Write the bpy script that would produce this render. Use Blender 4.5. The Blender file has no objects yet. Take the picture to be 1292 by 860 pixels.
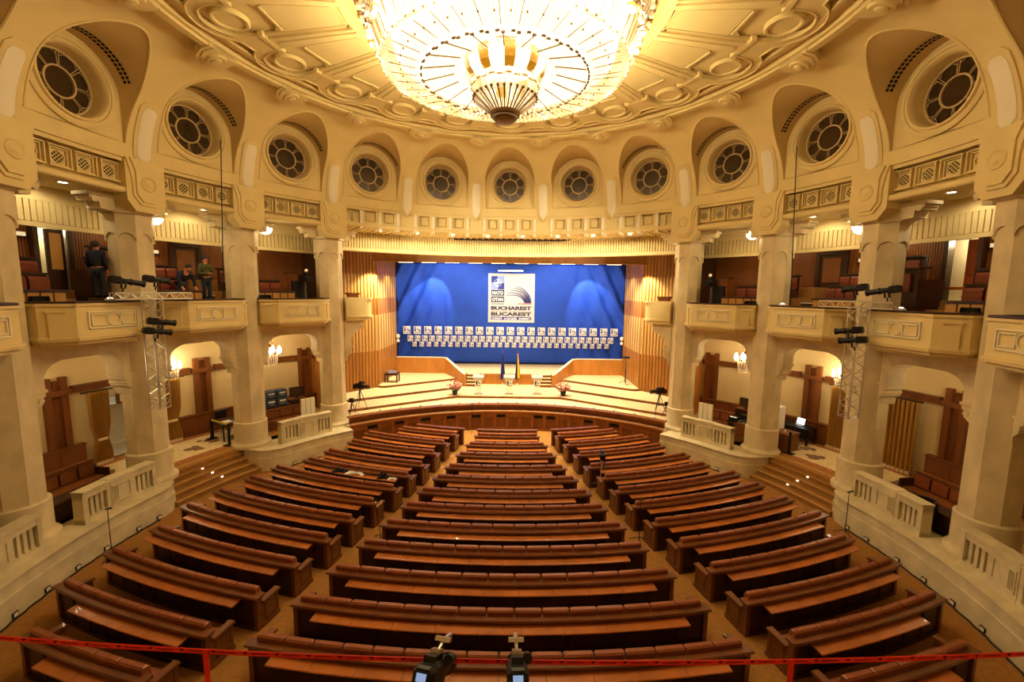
import bpy, math, random
from math import sin, cos, pi, radians, sqrt, atan2
from mathutils import Matrix, Vector
random.seed(7)
SC = bpy.context.scene
COL = SC.collection
DK = 0.300894           # angle of one bay of the round hall (radians)
# ------------------------------------------------------------------ materials
MATS = {}
def rgb(r, g, b):
    f = lambda c: (c/255/12.92) if c/255 <= .04045 else ((c/255+.055)/1.055)**2.4
    return (f(r), f(g), f(b), 1)
def mat(name, c, rough=.6, var=.0, scale=4, stretch=(1, 1, 1), bump=0, metal=0, emit=0, ecol=None, c2=None, spec=.4, coat=0, detail=4, alpha=1, trans=0):
    m = bpy.data.materials.new(name); m.use_nodes = True
    nt = m.node_tree; b = nt.nodes['Principled BSDF']
    b.inputs['Roughness'].default_value = rough
    b.inputs['Metallic'].default_value = metal
    b.inputs['Specular IOR Level'].default_value = spec
    b.inputs['Coat Weight'].default_value = coat
    b.inputs['Base Color'].default_value = c
    if trans: b.inputs['Transmission Weight'].default_value = trans
    if alpha < 1: b.inputs['Alpha'].default_value = alpha
    if emit:
        b.inputs['Emission Strength'].default_value = emit
        b.inputs['Emission Color'].default_value = ecol or c
    if var or c2 or bump:
        tc = nt.nodes.new('ShaderNodeTexCoord'); mp = nt.nodes.new('ShaderNodeMapping')
        mp.inputs['Scale'].default_value = stretch
        nz = nt.nodes.new('ShaderNodeTexNoise'); nz.inputs['Scale'].default_value = scale; nz.inputs['Detail'].default_value = detail
        nt.links.new(tc.outputs['Object'], mp.inputs['Vector']); nt.links.new(mp.outputs['Vector'], nz.inputs['Vector'])
        rp = nt.nodes.new('ShaderNodeValToRGB')
        a = c2 if c2 else tuple(max(0, x*(1-var)) for x in c[:3])+(1,)
        d = c if c2 else tuple(min(1, x*(1+var*.6)) for x in c[:3])+(1,)
        rp.color_ramp.elements[0].color = a; rp.color_ramp.elements[1].color = d
        rp.color_ramp.elements[0].position = .32; rp.color_ramp.elements[1].position = .68
        nt.links.new(nz.outputs['Fac'], rp.inputs['Fac']); nt.links.new(rp.outputs['Color'], b.inputs['Base Color'])
        if bump:
            bp = nt.nodes.new('ShaderNodeBump'); bp.inputs['Strength'].default_value = bump; bp.inputs['Distance'].default_value = .01
            nt.links.new(nz.outputs['Fac'], bp.inputs['Height']); nt.links.new(bp.outputs['Normal'], b.inputs['Normal'])
    MATS[name] = m
    return m
def stone_mat(name, c, mortar, bw, bh):
    m = mat(name, c, .75, .12, 2.5, bump=.15)
    return m
PLASTER = mat('plaster', rgb(222, 200, 140), .8, .05, 1.2)
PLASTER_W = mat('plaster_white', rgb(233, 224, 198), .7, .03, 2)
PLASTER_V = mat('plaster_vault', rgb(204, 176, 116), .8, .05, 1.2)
STONE = mat('stone', rgb(214, 196, 154), .7, .17, 2.2, (1, 1, .6), bump=.1, detail=8)
STONE2 = mat('stone_base', rgb(212, 197, 158), .65, .15, 2.4, bump=.1, detail=8)
CREAM = mat('cream_wall', rgb(220, 198, 148), .75, .05, 1.5)
CARPET = mat('carpet', rgb(156, 108, 46), .95, .16, 9, bump=.3, detail=10)
STEPC = mat('step_carpet', rgb(152, 106, 46), .95, .14, 9, bump=.3, detail=10)
WOOD = mat('bench_wood', rgb(112, 62, 24), .34, .25, 3, (1, 1, 6), spec=.5, coat=.15)
WOODD = mat('dark_wood', rgb(60, 33, 14), .4, .25, 3, (1, 1, .4), spec=.4)
WOODDESK = mat('desk_wood', rgb(178, 102, 42), .3, .22, 2.2, spec=.5, coat=.25)
WOODM = mat('mid_wood', rgb(120, 68, 28), .4, .22, 2.5, (1, 1, .25), spec=.4)
WOODF = mat('stage_front_wood', rgb(146, 86, 38), .4, .2, 2.5, spec=.4)
WOODL = mat('stage_wood', rgb(184, 122, 52), .42, .18, 2.5, (1, 1, .3), spec=.4)
SLATW = mat('slat_wood', rgb(172, 116, 48), .45, .2, 3, (1, 1, .15))
TAN = mat('tan_panel', rgb(186, 134, 62), .5, .12, 3, (1, 1, .3))
LEATHER = mat('red_leather', rgb(118, 52, 28), .38, .16, 7, bump=.15, spec=.5)
LEATHER2 = mat('back_leather', rgb(138, 72, 36), .34, .16, 7, bump=.15, spec=.5)
STAGEFL = mat('stage_floor', rgb(234, 208, 158), .4, .06, 3)
RISER = mat('riser_wood', rgb(124, 74, 30), .45, .15, 3)
BLACK = mat('black_plastic', rgb(16, 16, 18), .45, .2, 12)
GREYM = mat('grey_metal', rgb(90, 90, 92), .35, metal=.7)
ALU = mat('aluminium', rgb(205, 200, 190), .32, metal=.85)
GLASSD = mat('dark_glass', rgb(44, 33, 22), .16, .35, 1.1, spec=.6, c2=rgb(70, 50, 30))
MUNTIN = mat('window_bars', rgb(196, 170, 120), .55)
GOLD = mat('gilt_brass', rgb(112, 74, 20), .35, .2, 8, spec=.5)
GILTD = mat('gilt_drum', rgb(196, 150, 44), .3, .2, 8, spec=.6)
PALES = mat('pale_slat_backing', rgb(222, 188, 118), .6, .06, 3)
CRYSTAL = mat('crystal', rgb(240, 224, 190), .08, emit=.22, ecol=(1, .80, .5, 1), spec=.8, alpha=.45)  # built-in faint glow stands for bulb light caught in the glass
LAMPW = mat('lit_diffuser', rgb(255, 246, 230), .5, emit=3.2, ecol=(1, .84, .56, 1))
BULB = mat('lit_bulb', rgb(255, 244, 220), .5, emit=30, ecol=(1, .8, .5, 1))
SPOTE = mat('lit_downlight', rgb(255, 250, 235), .5, emit=22, ecol=(1, .85, .6, 1))
STRIPL = mat('lit_strip', rgb(255, 230, 170), .5, emit=5, ecol=(1, .74, .40, 1))
TUBEW = mat('lit_tube', rgb(240, 246, 255), .5, emit=14, ecol=(.9, .95, 1, 1))
FOOTL = mat('lit_footlight', rgb(255, 250, 235), .5, emit=4, ecol=(1, .85, .6, 1))
SIGN = mat('lit_sign', rgb(230, 210, 150), .5, emit=.5, ecol=(1, .9, .6, 1))
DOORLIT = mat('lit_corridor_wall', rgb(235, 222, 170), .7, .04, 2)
DOORRED = mat('door_wood', rgb(176, 84, 30), .4, .18, 3, (1, 1, .3))
BLUE = mat('blue_cloth', rgb(32, 76, 188), .75, .1, 1.2)
PRINTW = mat('print_white', rgb(244, 242, 238), .6)
PRINTE = mat('emblem_white', rgb(206, 202, 196), .7)
PRINTN = mat('print_navy', rgb(40, 40, 62), .6)
PRINTB = mat('print_blue', rgb(44, 58, 140), .6)
PRINTL = mat('print_light_blue', rgb(140, 160, 220), .6)
PRINTR = mat('print_red', rgb(196, 96, 80), .6)
PRINTG = mat('print_grey', rgb(66, 56, 66), .6)
FLAGB = mat('flag_blue', rgb(26, 40, 130), .7)
FLAGY = mat('flag_yellow', rgb(246, 200, 30), .7)
FLAGR = mat('flag_red', rgb(206, 34, 30), .7)
CURTAIN = mat('curtain_gold', rgb(184, 138, 62), .7, .22, 6, (3, 3, .2))
CURTAINW = mat('curtain_trim', rgb(216, 196, 150), .8)
RUGC = mat('rug_cream', rgb(222, 204, 158), .95, .1, 6, c2=rgb(205, 184, 136))
RUGD = mat('rug_floral', rgb(150, 116, 88), .95, .3, 16, c2=rgb(96, 70, 56))
RUGR = mat('rug_border', rgb(196, 128, 76), .95, .35, 12, c2=rgb(150, 70, 40))
MARBLE = mat('white_marble', rgb(216, 214, 206), .4, .08, 3)
TAPE = mat('red_tape', rgb(255, 70, 45), .5)
TAPEM = mat('tape_marks', rgb(60, 10, 10), .6)
SCREEN = mat('lit_screen', rgb(70, 100, 170), .4, emit=.55, ecol=(.45, .62, 1, 1))
SCREENW = mat('lit_laptop_screen', rgb(220, 228, 240), .4, emit=1.8, ecol=(.85, .92, 1, 1))
CASEB = mat('blue_case', rgb(52, 70, 96), .5, .15, 8)
SKIN = mat('skin', rgb(196, 132, 100), .6, .08, 20)
HAIRD = mat('dark_hair', rgb(40, 28, 20), .7, .2, 30)
CLOTHK = mat('dark_cloth', rgb(34, 38, 50), .9, .15, 12)
CLOTHN = mat('navy_cloth', rgb(26, 30, 46), .9, .15, 12)
CLOTHG = mat('olive_cloth', rgb(92, 92, 44), .9, .35, 8, c2=rgb(52, 54, 26))
JEANS = mat('jean_cloth', rgb(36, 46, 66), .9, .15, 12)
WHITEC = mat('white_cloth', rgb(230, 228, 222), .8, .05, 9)
PINK = mat('pink_petal', rgb(232, 150, 140), .7, .25, 20, c2=rgb(196, 80, 84))
GREENL = mat('green_leaf', rgb(62, 96, 40), .7, .3, 20)
CABLE = mat('black_cable', rgb(14, 13, 12), .6)
YELLOWT = mat('yellow_tape', rgb(220, 196, 60), .6)
GLASSC = mat('clear_acrylic', rgb(236, 232, 220), .1, spec=.6, alpha=.35)
EDGELIT = mat('step_edge_lit', rgb(190, 142, 72), .9, .12, 9)  # light on the step edges, painted as a lighter carpet tone
LECT = mat('lectern_grey', rgb(186, 182, 172), .4)
VOID = mat('dark_slot', rgb(12, 8, 5), .9)
# ------------------------------------------------------------------ mesh builder
class MB:
    def __init__(s, T=None): s.v = []; s.f = []; s.m = []; s.T = T; s.mi = 0
    def add(s, vs, fs, T=None, mi=None):
        n = len(s.v); M = T if T is not None else s.T
        for p in vs:
            p = Vector(p)
            s.v.append(tuple(M @ p) if M is not None else tuple(p))
        for f in fs: s.f.append(tuple(i+n for i in f)); s.m.append(s.mi if mi is None else mi)
    def box(s, c, d, T=None, mi=None, rz=0):
        x, y, z = (d[0]/2, d[1]/2, d[2]/2)
        R = Matrix.Translation(c) @ Matrix.Rotation(rz, 4, 'Z')
        vs = [R @ Vector((a*x, b*y, e*z)) for a in (-1, 1) for b in (-1, 1) for e in (-1, 1)]
        s.add(vs, [(0, 1, 3, 2), (4, 6, 7, 5), (0, 4, 5, 1), (2, 3, 7, 6), (0, 2, 6, 4), (1, 5, 7, 3)], T, mi)
    def bx(s, x0, x1, y0, y1, z0, z1, T=None, mi=None):
        s.box(((x0+x1)/2, (y0+y1)/2, (z0+z1)/2), (x1-x0, y1-y0, z1-z0), T, mi)
    def rbox(s, c, d, r, T=None, mi=None):          # box with chamfered long edges
        x, y, z = d[0]/2, d[1]/2, d[2]/2
        vs = []; fs = []
        ring = [(-y+r, -z), (y-r, -z), (y, -z+r), (y, z-r), (y-r, z), (-y+r, z), (-y, z-r), (-y, -z+r)]
        for k, (xx, sc) in enumerate(((-x, .86), (-x+r, 1), (x-r, 1), (x, .86))):
            for (a, b) in ring: vs.append((c[0]+xx, c[1]+a*sc, c[2]+b*sc))
        for k in range(3):
            for i in range(8): fs.append((k*8+i, k*8+(i+1) % 8, k*8+8+(i+1) % 8, k*8+8+i))
        fs.append(tuple(range(7, -1, -1))); fs.append(tuple(range(24, 32)))
        s.add(vs, fs, T, mi)
    def tube(s, a, b, r, r2=None, n=8, T=None, mi=None, caps=True):
        a = Vector(a); b = Vector(b); r2 = r if r2 is None else r2
        d = (b-a)
        if d.length < 1e-6: return
        d.normalize(); u = d.orthogonal().normalized(); w = d.cross(u)
        vs = []
        for i in range(n):
            t = 2*pi*i/n; o = u*cos(t)+w*sin(t)
            vs.append(a+o*r); vs.append(b+o*r2)
        fs = [(2*i, 2*((i+1) % n), 2*((i+1) % n)+1, 2*i+1) for i in range(n)]
        if caps: fs.append(tuple(2*i for i in range(n-1, -1, -1))); fs.append(tuple(2*i+1 for i in range(n)))
        s.add(vs, fs, T, mi)
    def path(s, pts, r, n=6, T=None, mi=None):
        for a, b in zip(pts[:-1], pts[1:]): s.tube(a, b, r, n=n, T=T, mi=mi)
    def lathe(s, prof, n=24, T=None, mi=None, a0=0, a1=2*pi):   # profile (radius, z) about local z
        full = abs(a1-a0-2*pi) < 1e-6
        k = n if full else n+1
        vs = []
        for i in range(k):
            t = a0+(a1-a0)*i/n
            for (r, z) in prof: vs.append((r*cos(t), r*sin(t), z))
        m = len(prof); fs = []
        for i in range(n):
            j = (i+1) % k
            for q in range(m-1): fs.append((i*m+q, j*m+q, j*m+q+1, i*m+q+1))
        s.add(vs, fs, T, mi)
    def prism(s, poly, z0, z1, T=None, mi=None):     # polygon in local xy, up along z
        n = len(poly)
        vs = [(x, y, z0) for x, y in poly]+[(x, y, z1) for x, y in poly]
        fs = [tuple(range(n-1, -1, -1)), tuple(range(n, 2*n))]+[(i, (i+1) % n, n+(i+1) % n, n+i) for i in range(n)]
        s.add(vs, fs, T, mi)
    def slab(s, poly, y0, y1, T=None, mi=None):      # polygon in local xz (x, z), thickness along y
        n = len(poly)
        vs = [(x, y0, z) for x, z in poly]+[(x, y1, z) for x, z in poly]
        fs = [tuple(range(n)), tuple(range(2*n-1, n-1, -1))]+[(i, n+i, n+(i+1) % n, (i+1) % n) for i in range(n)]
        s.add(vs, fs, T, mi)
    def arc(s, prof, k0, k1, n=None, closed=True, mi=None, caps=True, T=None):   # profile (r, z) swept about the hall axis from bay k0 to k1
        n = n or max(2, int(abs(k1-k0)*8))
        m = len(prof); vs = []; fs = []
        for i in range(n+1):
            t = (k0+(k1-k0)*i/n)*DK
            for (r, z) in prof: vs.append((r*sin(t), r*cos(t), z))
        for i in range(n):
            for q in range(m if closed else m-1):
                fs.append((i*m+q, i*m+(q+1) % m, (i+1)*m+(q+1) % m, (i+1)*m+q))
        if closed and caps: fs.append(tuple(range(m-1, -1, -1))); fs.append(tuple(n*m+q for q in range(m)))
        s.add(vs, fs, T, mi)
    def arcbox(s, r0, r1, z0, z1, k0, k1, n=None, mi=None): s.arc([(r0, z0), (r1, z0), (r1, z1), (r0, z1)], k0, k1, n, mi=mi)
    def ball(s, c, r, n=12, m=8, T=None, mi=None, sc=(1, 1, 1)):
        vs = [(c[0], c[1], c[2]-r*sc[2])]
        for j in range(1, m):
            t = -pi/2+pi*j/m
            for i in range(n): vs.append((c[0]+r*cos(t)*cos(2*pi*i/n)*sc[0], c[1]+r*cos(t)*sin(2*pi*i/n)*sc[1], c[2]+r*sin(t)*sc[2]))
        vs.append((c[0], c[1], c[2]+r*sc[2])); L = len(vs)-1
        fs = [(0, 1+(i+1) % n, 1+i) for i in range(n)]
        for j in range(m-2):
            for i in range(n): fs.append((1+j*n+i, 1+j*n+(i+1) % n, 1+(j+1)*n+(i+1) % n, 1+(j+1)*n+i))
        fs += [(L, 1+(m-2)*n+i, 1+(m-2)*n+(i+1) % n) for i in range(n)]
        s.add(vs, fs, T, mi)
def pol(r, k, z=0): return (r*sin(k*DK), r*cos(k*DK), z)
def frame(k, r=0, z=0):                              # local x along the wall, y outwards, z up
    t = k*DK
    M = Matrix(((cos(t), sin(t), 0, 0), (-sin(t), cos(t), 0, 0), (0, 0, 1, 0), (0, 0, 0, 1)))
    return Matrix.Translation(pol(r, k, z)) @ M
def fix_normals(me):
    import bmesh
    b = bmesh.new(); b.from_mesh(me); bmesh.ops.recalc_face_normals(b, faces=b.faces); b.to_mesh(me); b.free()
def obj(name, mb, mats, parent=None, smooth=False, keep=True, normals=True):
    me = bpy.data.meshes.new(name); me.from_pydata(mb.v, [], mb.f)
    if not isinstance(mats, (list, tuple)): mats = [mats]
    for m in mats: me.materials.append(m)
    if len(mats) > 1: me.polygons.foreach_set('material_index', mb.m)
    if normals: fix_normals(me)
    if smooth:
        me.polygons.foreach_set('use_smooth', [True]*len(me.polygons))
        try: me.set_sharp_from_angle(angle=radians(38))
        except Exception: pass
    me.update()
    o = bpy.data.objects.new(name, me); COL.objects.link(o)
    if parent is not None:
        o.parent = parent
        if keep: o.matrix_parent_inverse = parent_world(parent).inverted()
    return o
def parent_world(p):
    M = p.matrix_basis.copy()
    q = p
    while q.parent is not None:
        M = q.parent.matrix_basis @ q.matrix_parent_inverse @ M; q = q.parent
    return M
def tag(o, label, cat, group=None):
    o['label'] = label; o['category'] = cat; o['kind'] = 'thing'
    if group: o['group'] = group
    return o
def thing(name, label, cat, loc=(0, 0, 0), group=None, rz=0):
    o = bpy.data.objects.new(name, None); COL.objects.link(o); o.empty_display_size = .2
    o.location = loc; o.rotation_euler = (0, 0, rz)
    return tag(o, label, cat, group)
def struct(name, mb, mats, parent=None, smooth=False):
    o = obj(name, mb, mats, parent, smooth)
    if parent is None: o['kind'] = 'structure'
    return o
def copy_thing(root, label=None, loc=None, rz=None, group=None):
    c = root.copy(); COL.objects.link(c)
    if loc is not None: c.location = loc
    if rz is not None: c.rotation_euler = (0, 0, rz)
    if label: c['label'] = label
    if group: c['group'] = group
    for ch in list(root.children):
        d = ch.copy(); COL.objects.link(d); d.parent = c
        for g in list(ch.children):
            e = g.copy(); COL.objects.link(e); e.parent = d
    return c
ORD = ['zeroth', 'first', 'second', 'third', 'fourth', 'fifth', 'sixth', 'seventh', 'eighth', 'ninth', 'tenth', 'eleventh', 'twelfth', 'thirteenth', 'fourteenth']
# ------------------------------------------------------------------ camera
cam = bpy.data.cameras.new('camera'); cam.sensor_width = 36; cam.sensor_fit = 'HORIZONTAL'; cam.lens = 539.1371/1292*36; cam.clip_start = .05; cam.clip_end = 200
co = bpy.data.objects.new('camera', cam); COL.objects.link(co)
_X = Vector((0.99991196, 0.00523166, 0.01219412)); _Y = Vector((-0.01271722, 0.11558591, 0.99321607)); _Z = Vector((0.0037867, -0.99328371, 0.11564226))
co.matrix_world = Matrix(((_X.x, _Y.x, _Z.x, 0.29964), (_X.y, _Y.y, _Z.y, -11.66637), (_X.z, _Y.z, _Z.z, 7.64415), (0, 0, 0, 1)))
SC.camera = co
# ------------------------------------------------------------------ floor and galleries' floors
mb = MB(); mb.prism([(12.4*cos(2*pi*i/96), 12.4*sin(2*pi*i/96)) for i in range(96)], -.2, 0)
struct('floor', mb, CARPET)
K0, K1 = 2.42, 7.4
for sg in (-1, 1):
    mb = MB(); mb.arcbox(12.5, 16.3, .6, .9, sg*2.42, sg*K1, 44)
    struct('floor', mb, CARPET)
    mb = MB(); mb.arcbox(12.35, 16.2, 5.86, 6.5, sg*2.42, sg*K1, 44)
    struct('floor', mb, PLASTER)
    mb = MB(); mb.arcbox(12.38, 13.05, 6.5, 6.52, sg*2.42, sg*K1, 44)
    struct('floor', mb, CARPET)
# rear gallery under the photographer
mb = MB(); mb.bx(-6, 6, -14.2, -9.15, 4.6, 4.8)
struct('floor', mb, CARPET)
mb = MB()
mb.arc([(13.4, 0), (13.4, 16)], 7.3, 20.883-7.3, 40, closed=False)
struct('wall_back', mb, CREAM)
# ------------------------------------------------------------------ drum, cove with vaulted niches
ZC, RC, RA, RB = 11.48, 8.82, 3.18, 3.24
def cove_r(z):
    q = max(0, min(1, (z-ZC)/RB)); return RC+RA*sqrt(max(0, 1-q*q))
WZ, WR, WB = 13.24, 1.31, 12.04          # niche centre height, half width, sill
def mouth():                              # niche outline (w, z): jambs and round head
    pts = [(-WR, WB+(WZ-WB)*i/4) for i in range(4)]
    pts += [(-WR*cos(pi*i/24), WZ+WR*sin(pi*i/24)) for i in range(25)]
    pts += [(WR, WZ-(WZ-WB)*(i+1)/4) for i in range(4)]
    return pts
def mouth_pt(w, z):
    r = cove_r(z); d = sqrt(max(.01, r*r-w*w)); return w, d
MO = mouth()
def star(ctr, inner, outer_fn, steps, evalf, mb, extra=(), mi=0):
    """fill between a closed inner outline and an outer outline seen from ctr"""
    angs = [atan2(p[1]-ctr[1], p[0]-ctr[0]) for p in inner]
    ring = list(zip(angs, inner)); ring.sort()
    # insert the outer corners
    def inner_at(a):
        n = len(inner)
        best = None
        for i in range(n):
            p = inner[i]; q = inner[(i+1) % n]
            dx, dy = cos(a), sin(a); ex, ey = q[0]-p[0], q[1]-p[1]
            den = dx*ey-dy*ex
            if abs(den) < 1e-12: continue
            t = ((p[0]-ctr[0])*ey-(p[1]-ctr[1])*ex)/den
            u = ((p[0]-ctr[0])*dy-(p[1]-ctr[1])*dx)/den
            if t > 0 and -1e-6 <= u <= 1+1e-6 and (best is None or t > best): best = t
        return (ctr[0]+cos(a)*best, ctr[1]+sin(a)*best)
    for a in extra: ring.append((a, inner_at(a)))
    ring.sort()
    n = len(ring); vs = []; fs = []
    for a, p in ring:
        o = outer_fn(a)
        for s in range(steps+1):
            f = s/steps; vs.append(evalf(p[0]+(o[0]-p[0])*f, p[1]+(o[1]-p[1])*f))
    m = steps+1
    for i in range(n):
        j = (i+1) % n
        for s in range(steps): fs.append((i*m+s, i*m+s+1, j*m+s+1, j*m+s))
    mb.add(vs, fs, mi=mi)
def bay_shell(mb, k):
    # cove in (theta offset / half bay, s) where s runs 0..1 up the curve (s = elliptic angle)
    h = DK/2
    def ts(w, z):
        w, d = mouth_pt(w, z); q = (z-ZC)/RB
        return (atan2(w, d)/h, math.asin(min(1, max(0, q)))/(pi/2))
    inner = [ts(w, z) for w, z in MO]
    def ev(x, s):
        a = s*pi/2; r = RC+RA*cos(a); z = ZC+RB*sin(a); t = k*DK+x*h
        return (r*sin(t), r*cos(t), z)
    ctr = (0, .42)
    def outer(a):
        dx, dy = cos(a), sin(a); t = 1e9
        if dx > 1e-9: t = min(t, (1-ctr[0])/dx)
        if dx < -1e-9: t = min(t, (-1-ctr[0])/dx)
        if dy > 1e-9: t = min(t, (1-ctr[1])/dy)
        if dy < -1e-9: t = min(t, (0-ctr[1])/dy)
        return (ctr[0]+dx*t, ctr[1]+dy*t)
    ex = [atan2(y-ctr[1], x-ctr[0]) for x in (-1, 1) for y in (0, 1)] + [atan2(y-ctr[1], x) for x in (-1, 1) for y in (.15, .3, .5, .65, .8, .9)] + [atan2(0-ctr[1], x) for x in (-.66, -.33, 0, .33, .66)]+[atan2(1-ctr[1], x) for x in (-.66, -.33, .33, .66)]
    star(ctr, inner, outer, 7, ev, mb, ex, mi=0)
    # vault from the mouth back to the drum wall, with a small rounded lip
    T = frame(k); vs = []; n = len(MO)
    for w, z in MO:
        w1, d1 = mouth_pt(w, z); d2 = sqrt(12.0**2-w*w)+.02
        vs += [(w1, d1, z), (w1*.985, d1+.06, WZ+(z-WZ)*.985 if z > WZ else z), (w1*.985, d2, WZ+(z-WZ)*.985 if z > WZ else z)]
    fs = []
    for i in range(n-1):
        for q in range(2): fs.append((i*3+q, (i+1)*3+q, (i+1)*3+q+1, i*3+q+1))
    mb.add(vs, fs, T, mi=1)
    # sill of the niche
    mb.add([(-WR, mouth_pt(-WR, WB)[1], WB), (WR, mouth_pt(WR, WB)[1], WB), (WR, 12.02, WB), (0, 12.05, WB), (-WR, 12.02, WB)], [(0, 1, 2, 3, 4)], T, mi=0)
    # the drum wall with its round opening
    R0 = 1.0
    circ = [(R0*cos(2*pi*i/48), WZ+R0*sin(2*pi*i/48)) for i in range(48)]
    MI = [(w*.985, WZ+(z-WZ)*.985 if z > WZ else z) for w, z in MO]
    def outer2(a):
        dx, dy = cos(a), sin(a)
        best = 0
        n = len(MI)
        for i in range(n):
            p = MI[i]; q = MI[(i+1) % n]; exx, eyy = q[0]-p[0], q[1]-p[1]
            den = dx*eyy-dy*exx
            if abs(den) < 1e-12: continue
            t = (p[0]*eyy-(p[1]-WZ)*exx)/den; u = (p[0]*dy-(p[1]-WZ)*dx)/den
            if t > 0 and -1e-6 <= u <= 1+1e-6: best = max(best, t)
        return (dx*best, WZ+dy*best)
    def ev2(w, z):
        v = T @ Vector((w, sqrt(144-w*w), z)); return tuple(v)
    star((0, WZ), circ, outer2, 2, ev2, mb, [atan2(WB-WZ, -WR*.985), atan2(WB-WZ, WR*.985)], mi=0)
mb = MB()
for k in range(-6, 7): bay_shell(mb, k)
prof = []
for i in range(17):
    a = i/16*pi/2; prof.append((RC+RA*cos(a), ZC+RB*sin(a)))
mb.arc(prof, 6.5, 20.883-6.5, 40, closed=False)
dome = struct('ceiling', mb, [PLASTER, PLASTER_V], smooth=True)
# raised lip along each niche mouth
mb = MB()
for k in range(-6, 7):
    T = frame(k)
    pts = [Vector((mouth_pt(w, z)[0], mouth_pt(w, z)[1]-.0, z)) for w, z in MO]
    mb.path(pts, .035, 6, T)
struct('trim_1', mb, PLASTER, smooth=True)
# ------------------------------------------------------------------ windows
WN = {}
for i, k in enumerate(range(-5, 6)):
    WN[k] = i+1
    T = frame(k, 11.97) @ Matrix.Translation((0, 0, WZ)) @ Matrix.Rotation(-pi/2, 4, 'X')   # local z of the lathe looks outwards
    w = bpy.data.objects.new('window_%d' % (i+1), None); COL.objects.link(w); w['kind'] = 'structure'; w.location = pol(11.97, k, WZ)
    mb = MB(); mb.lathe([(1.17, .06), (1.17, -.05), (1.10, -.08), (1.04, -.06), (1.03, -.02), (.99, -.02), (.97, -.09), (.92, -.10), (.89, -.06), (.87, .1), (.85, .42)], 56, T)
    obj('window_surround', mb, PLASTER, w, smooth=True)
    mb = MB(); mb.lathe([(0, .42), (.86, .42)], 48, T)
    obj('window_glass', mb, GLASSD, w)
    mb = MB()
    for rr in (.40, .82):
        mb.lathe([(rr-.02, .36), (rr-.02, .42), (rr+.025, .42), (rr+.025, .36), (rr-.02, .36)], 40, T)
    for q in range(8):
        a = 2*pi*q/8+pi/8*0
        for s in (-1, 1):
            mb.tube((.42*cos(a+s*.05), .42*sin(a+s*.05), .38), (.81*cos(a+s*.045), .81*sin(a+s*.045), .38), .011, n=5, T=T)
        b = a+pi/8
        pts = [(.81*cos(a+.05+t*(pi/4-.1)), .81*sin(a+.05+t*(pi/4-.1))) for t in (0, .12)]
        m = [(( .80-.07*(1-abs(2*t-1))**.5*(-1 if 0 else 1)*0-.09*(1 if t in (0, 1) else 0))*cos(a+.07+t*(pi/4-.14)), (.80-.09*(1 if t in (0, 1) else 0))*sin(a+.07+t*(pi/4-.14)), .38) for t in (0, .25, .5, .75, 1)]
        mb.path(m, .011, 5, T)
    obj('window_bars', mb, MUNTIN, w)
    if abs(k) >= 2:
        side = -1 if k > 0 else 1
        mb = MB(); T2 = frame(k)
        for a0 in [t*5 for t in range(-4, 14)]:
            for row in (11.42, 11.56):
                pts = []
                for aa in (a0, a0+3.6):
                    for dd in (0, .09):
                        t = radians(90-side*aa*-1*-1)
                        ang = radians(90+(-side)*aa)
                        rad = WR*.985-.012
                        pts.append((rad*cos(ang), row+dd, WZ+rad*sin(ang)))
                mb.add(pts, [(0, 1, 3, 2)], T2)
        v = obj('vent_slot', mb, VOID)
        tag(v, 'dark slotted air vent curving across the vault over the %s round window from the left' % ORD[i+1], 'vent', 'vents in the window vaults')
# ------------------------------------------------------------------ pointed white panels on the ribs
PN = [-5.5, -4.5, -3.5, -2.5, -1.5, -.5, .5, 1.5, 2.5, 3.5, 4.5, 5.5]
def nth(i, n):   # ordinal from the nearer end
    return ORD[i+1]+' from the left' if i < n/2 else (ORD[n-i]+' from the right')
for i, k in enumerate(PN):
    T = frame(k); mb = MB()
    def sect(hw, off, z0, z1, tip):
        out = []
        zs = [z0+tip*0, z0+tip]+[z0+tip+(z1-.12-z0-tip)*t/6 for t in range(1, 7)]+[z1]
        for q, z in enumerate(zs):
            h = .001 if q == 0 else (hw*.62 if q == len(zs)-1 else hw)
            out.append((h, z))
        return out
    def plate(hw, th, z0, z1, tip, m):
        s = sect(hw, 0, z0, z1, tip); vs = []; fs = []
        for h, z in s:
            r = cove_r(z)
            for w, d in ((-h, r-.0+.05), (-h, r-th), (-h*.82, r-th-.02), (h*.82, r-th-.02), (h, r-th), (h, r+.05)): vs.append((w, d, z))
        for q in range(len(s)-1):
            for a in range(5): fs.append((q*6+a, q*6+a+1, (q+1)*6+a+1, (q+1)*6+a))
        e = (len(s)-1)*6; fs.append((e, e+1, e+2, e+3, e+4, e+5))
        mb.add(vs, fs, T, mi=m)
    plate(.29, .05, 11.36, 13.32, .34, 1); plate(.21, .085, 11.50, 13.16, .26, 0)
    o = obj('plaster_plaque', mb, [PLASTER_W, PLASTER], smooth=True)
    tag(o, 'white pointed plaster panel on a dome rib, %s' % nth(i, 12), 'wall panel', 'pointed white panels on the dome ribs')
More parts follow.
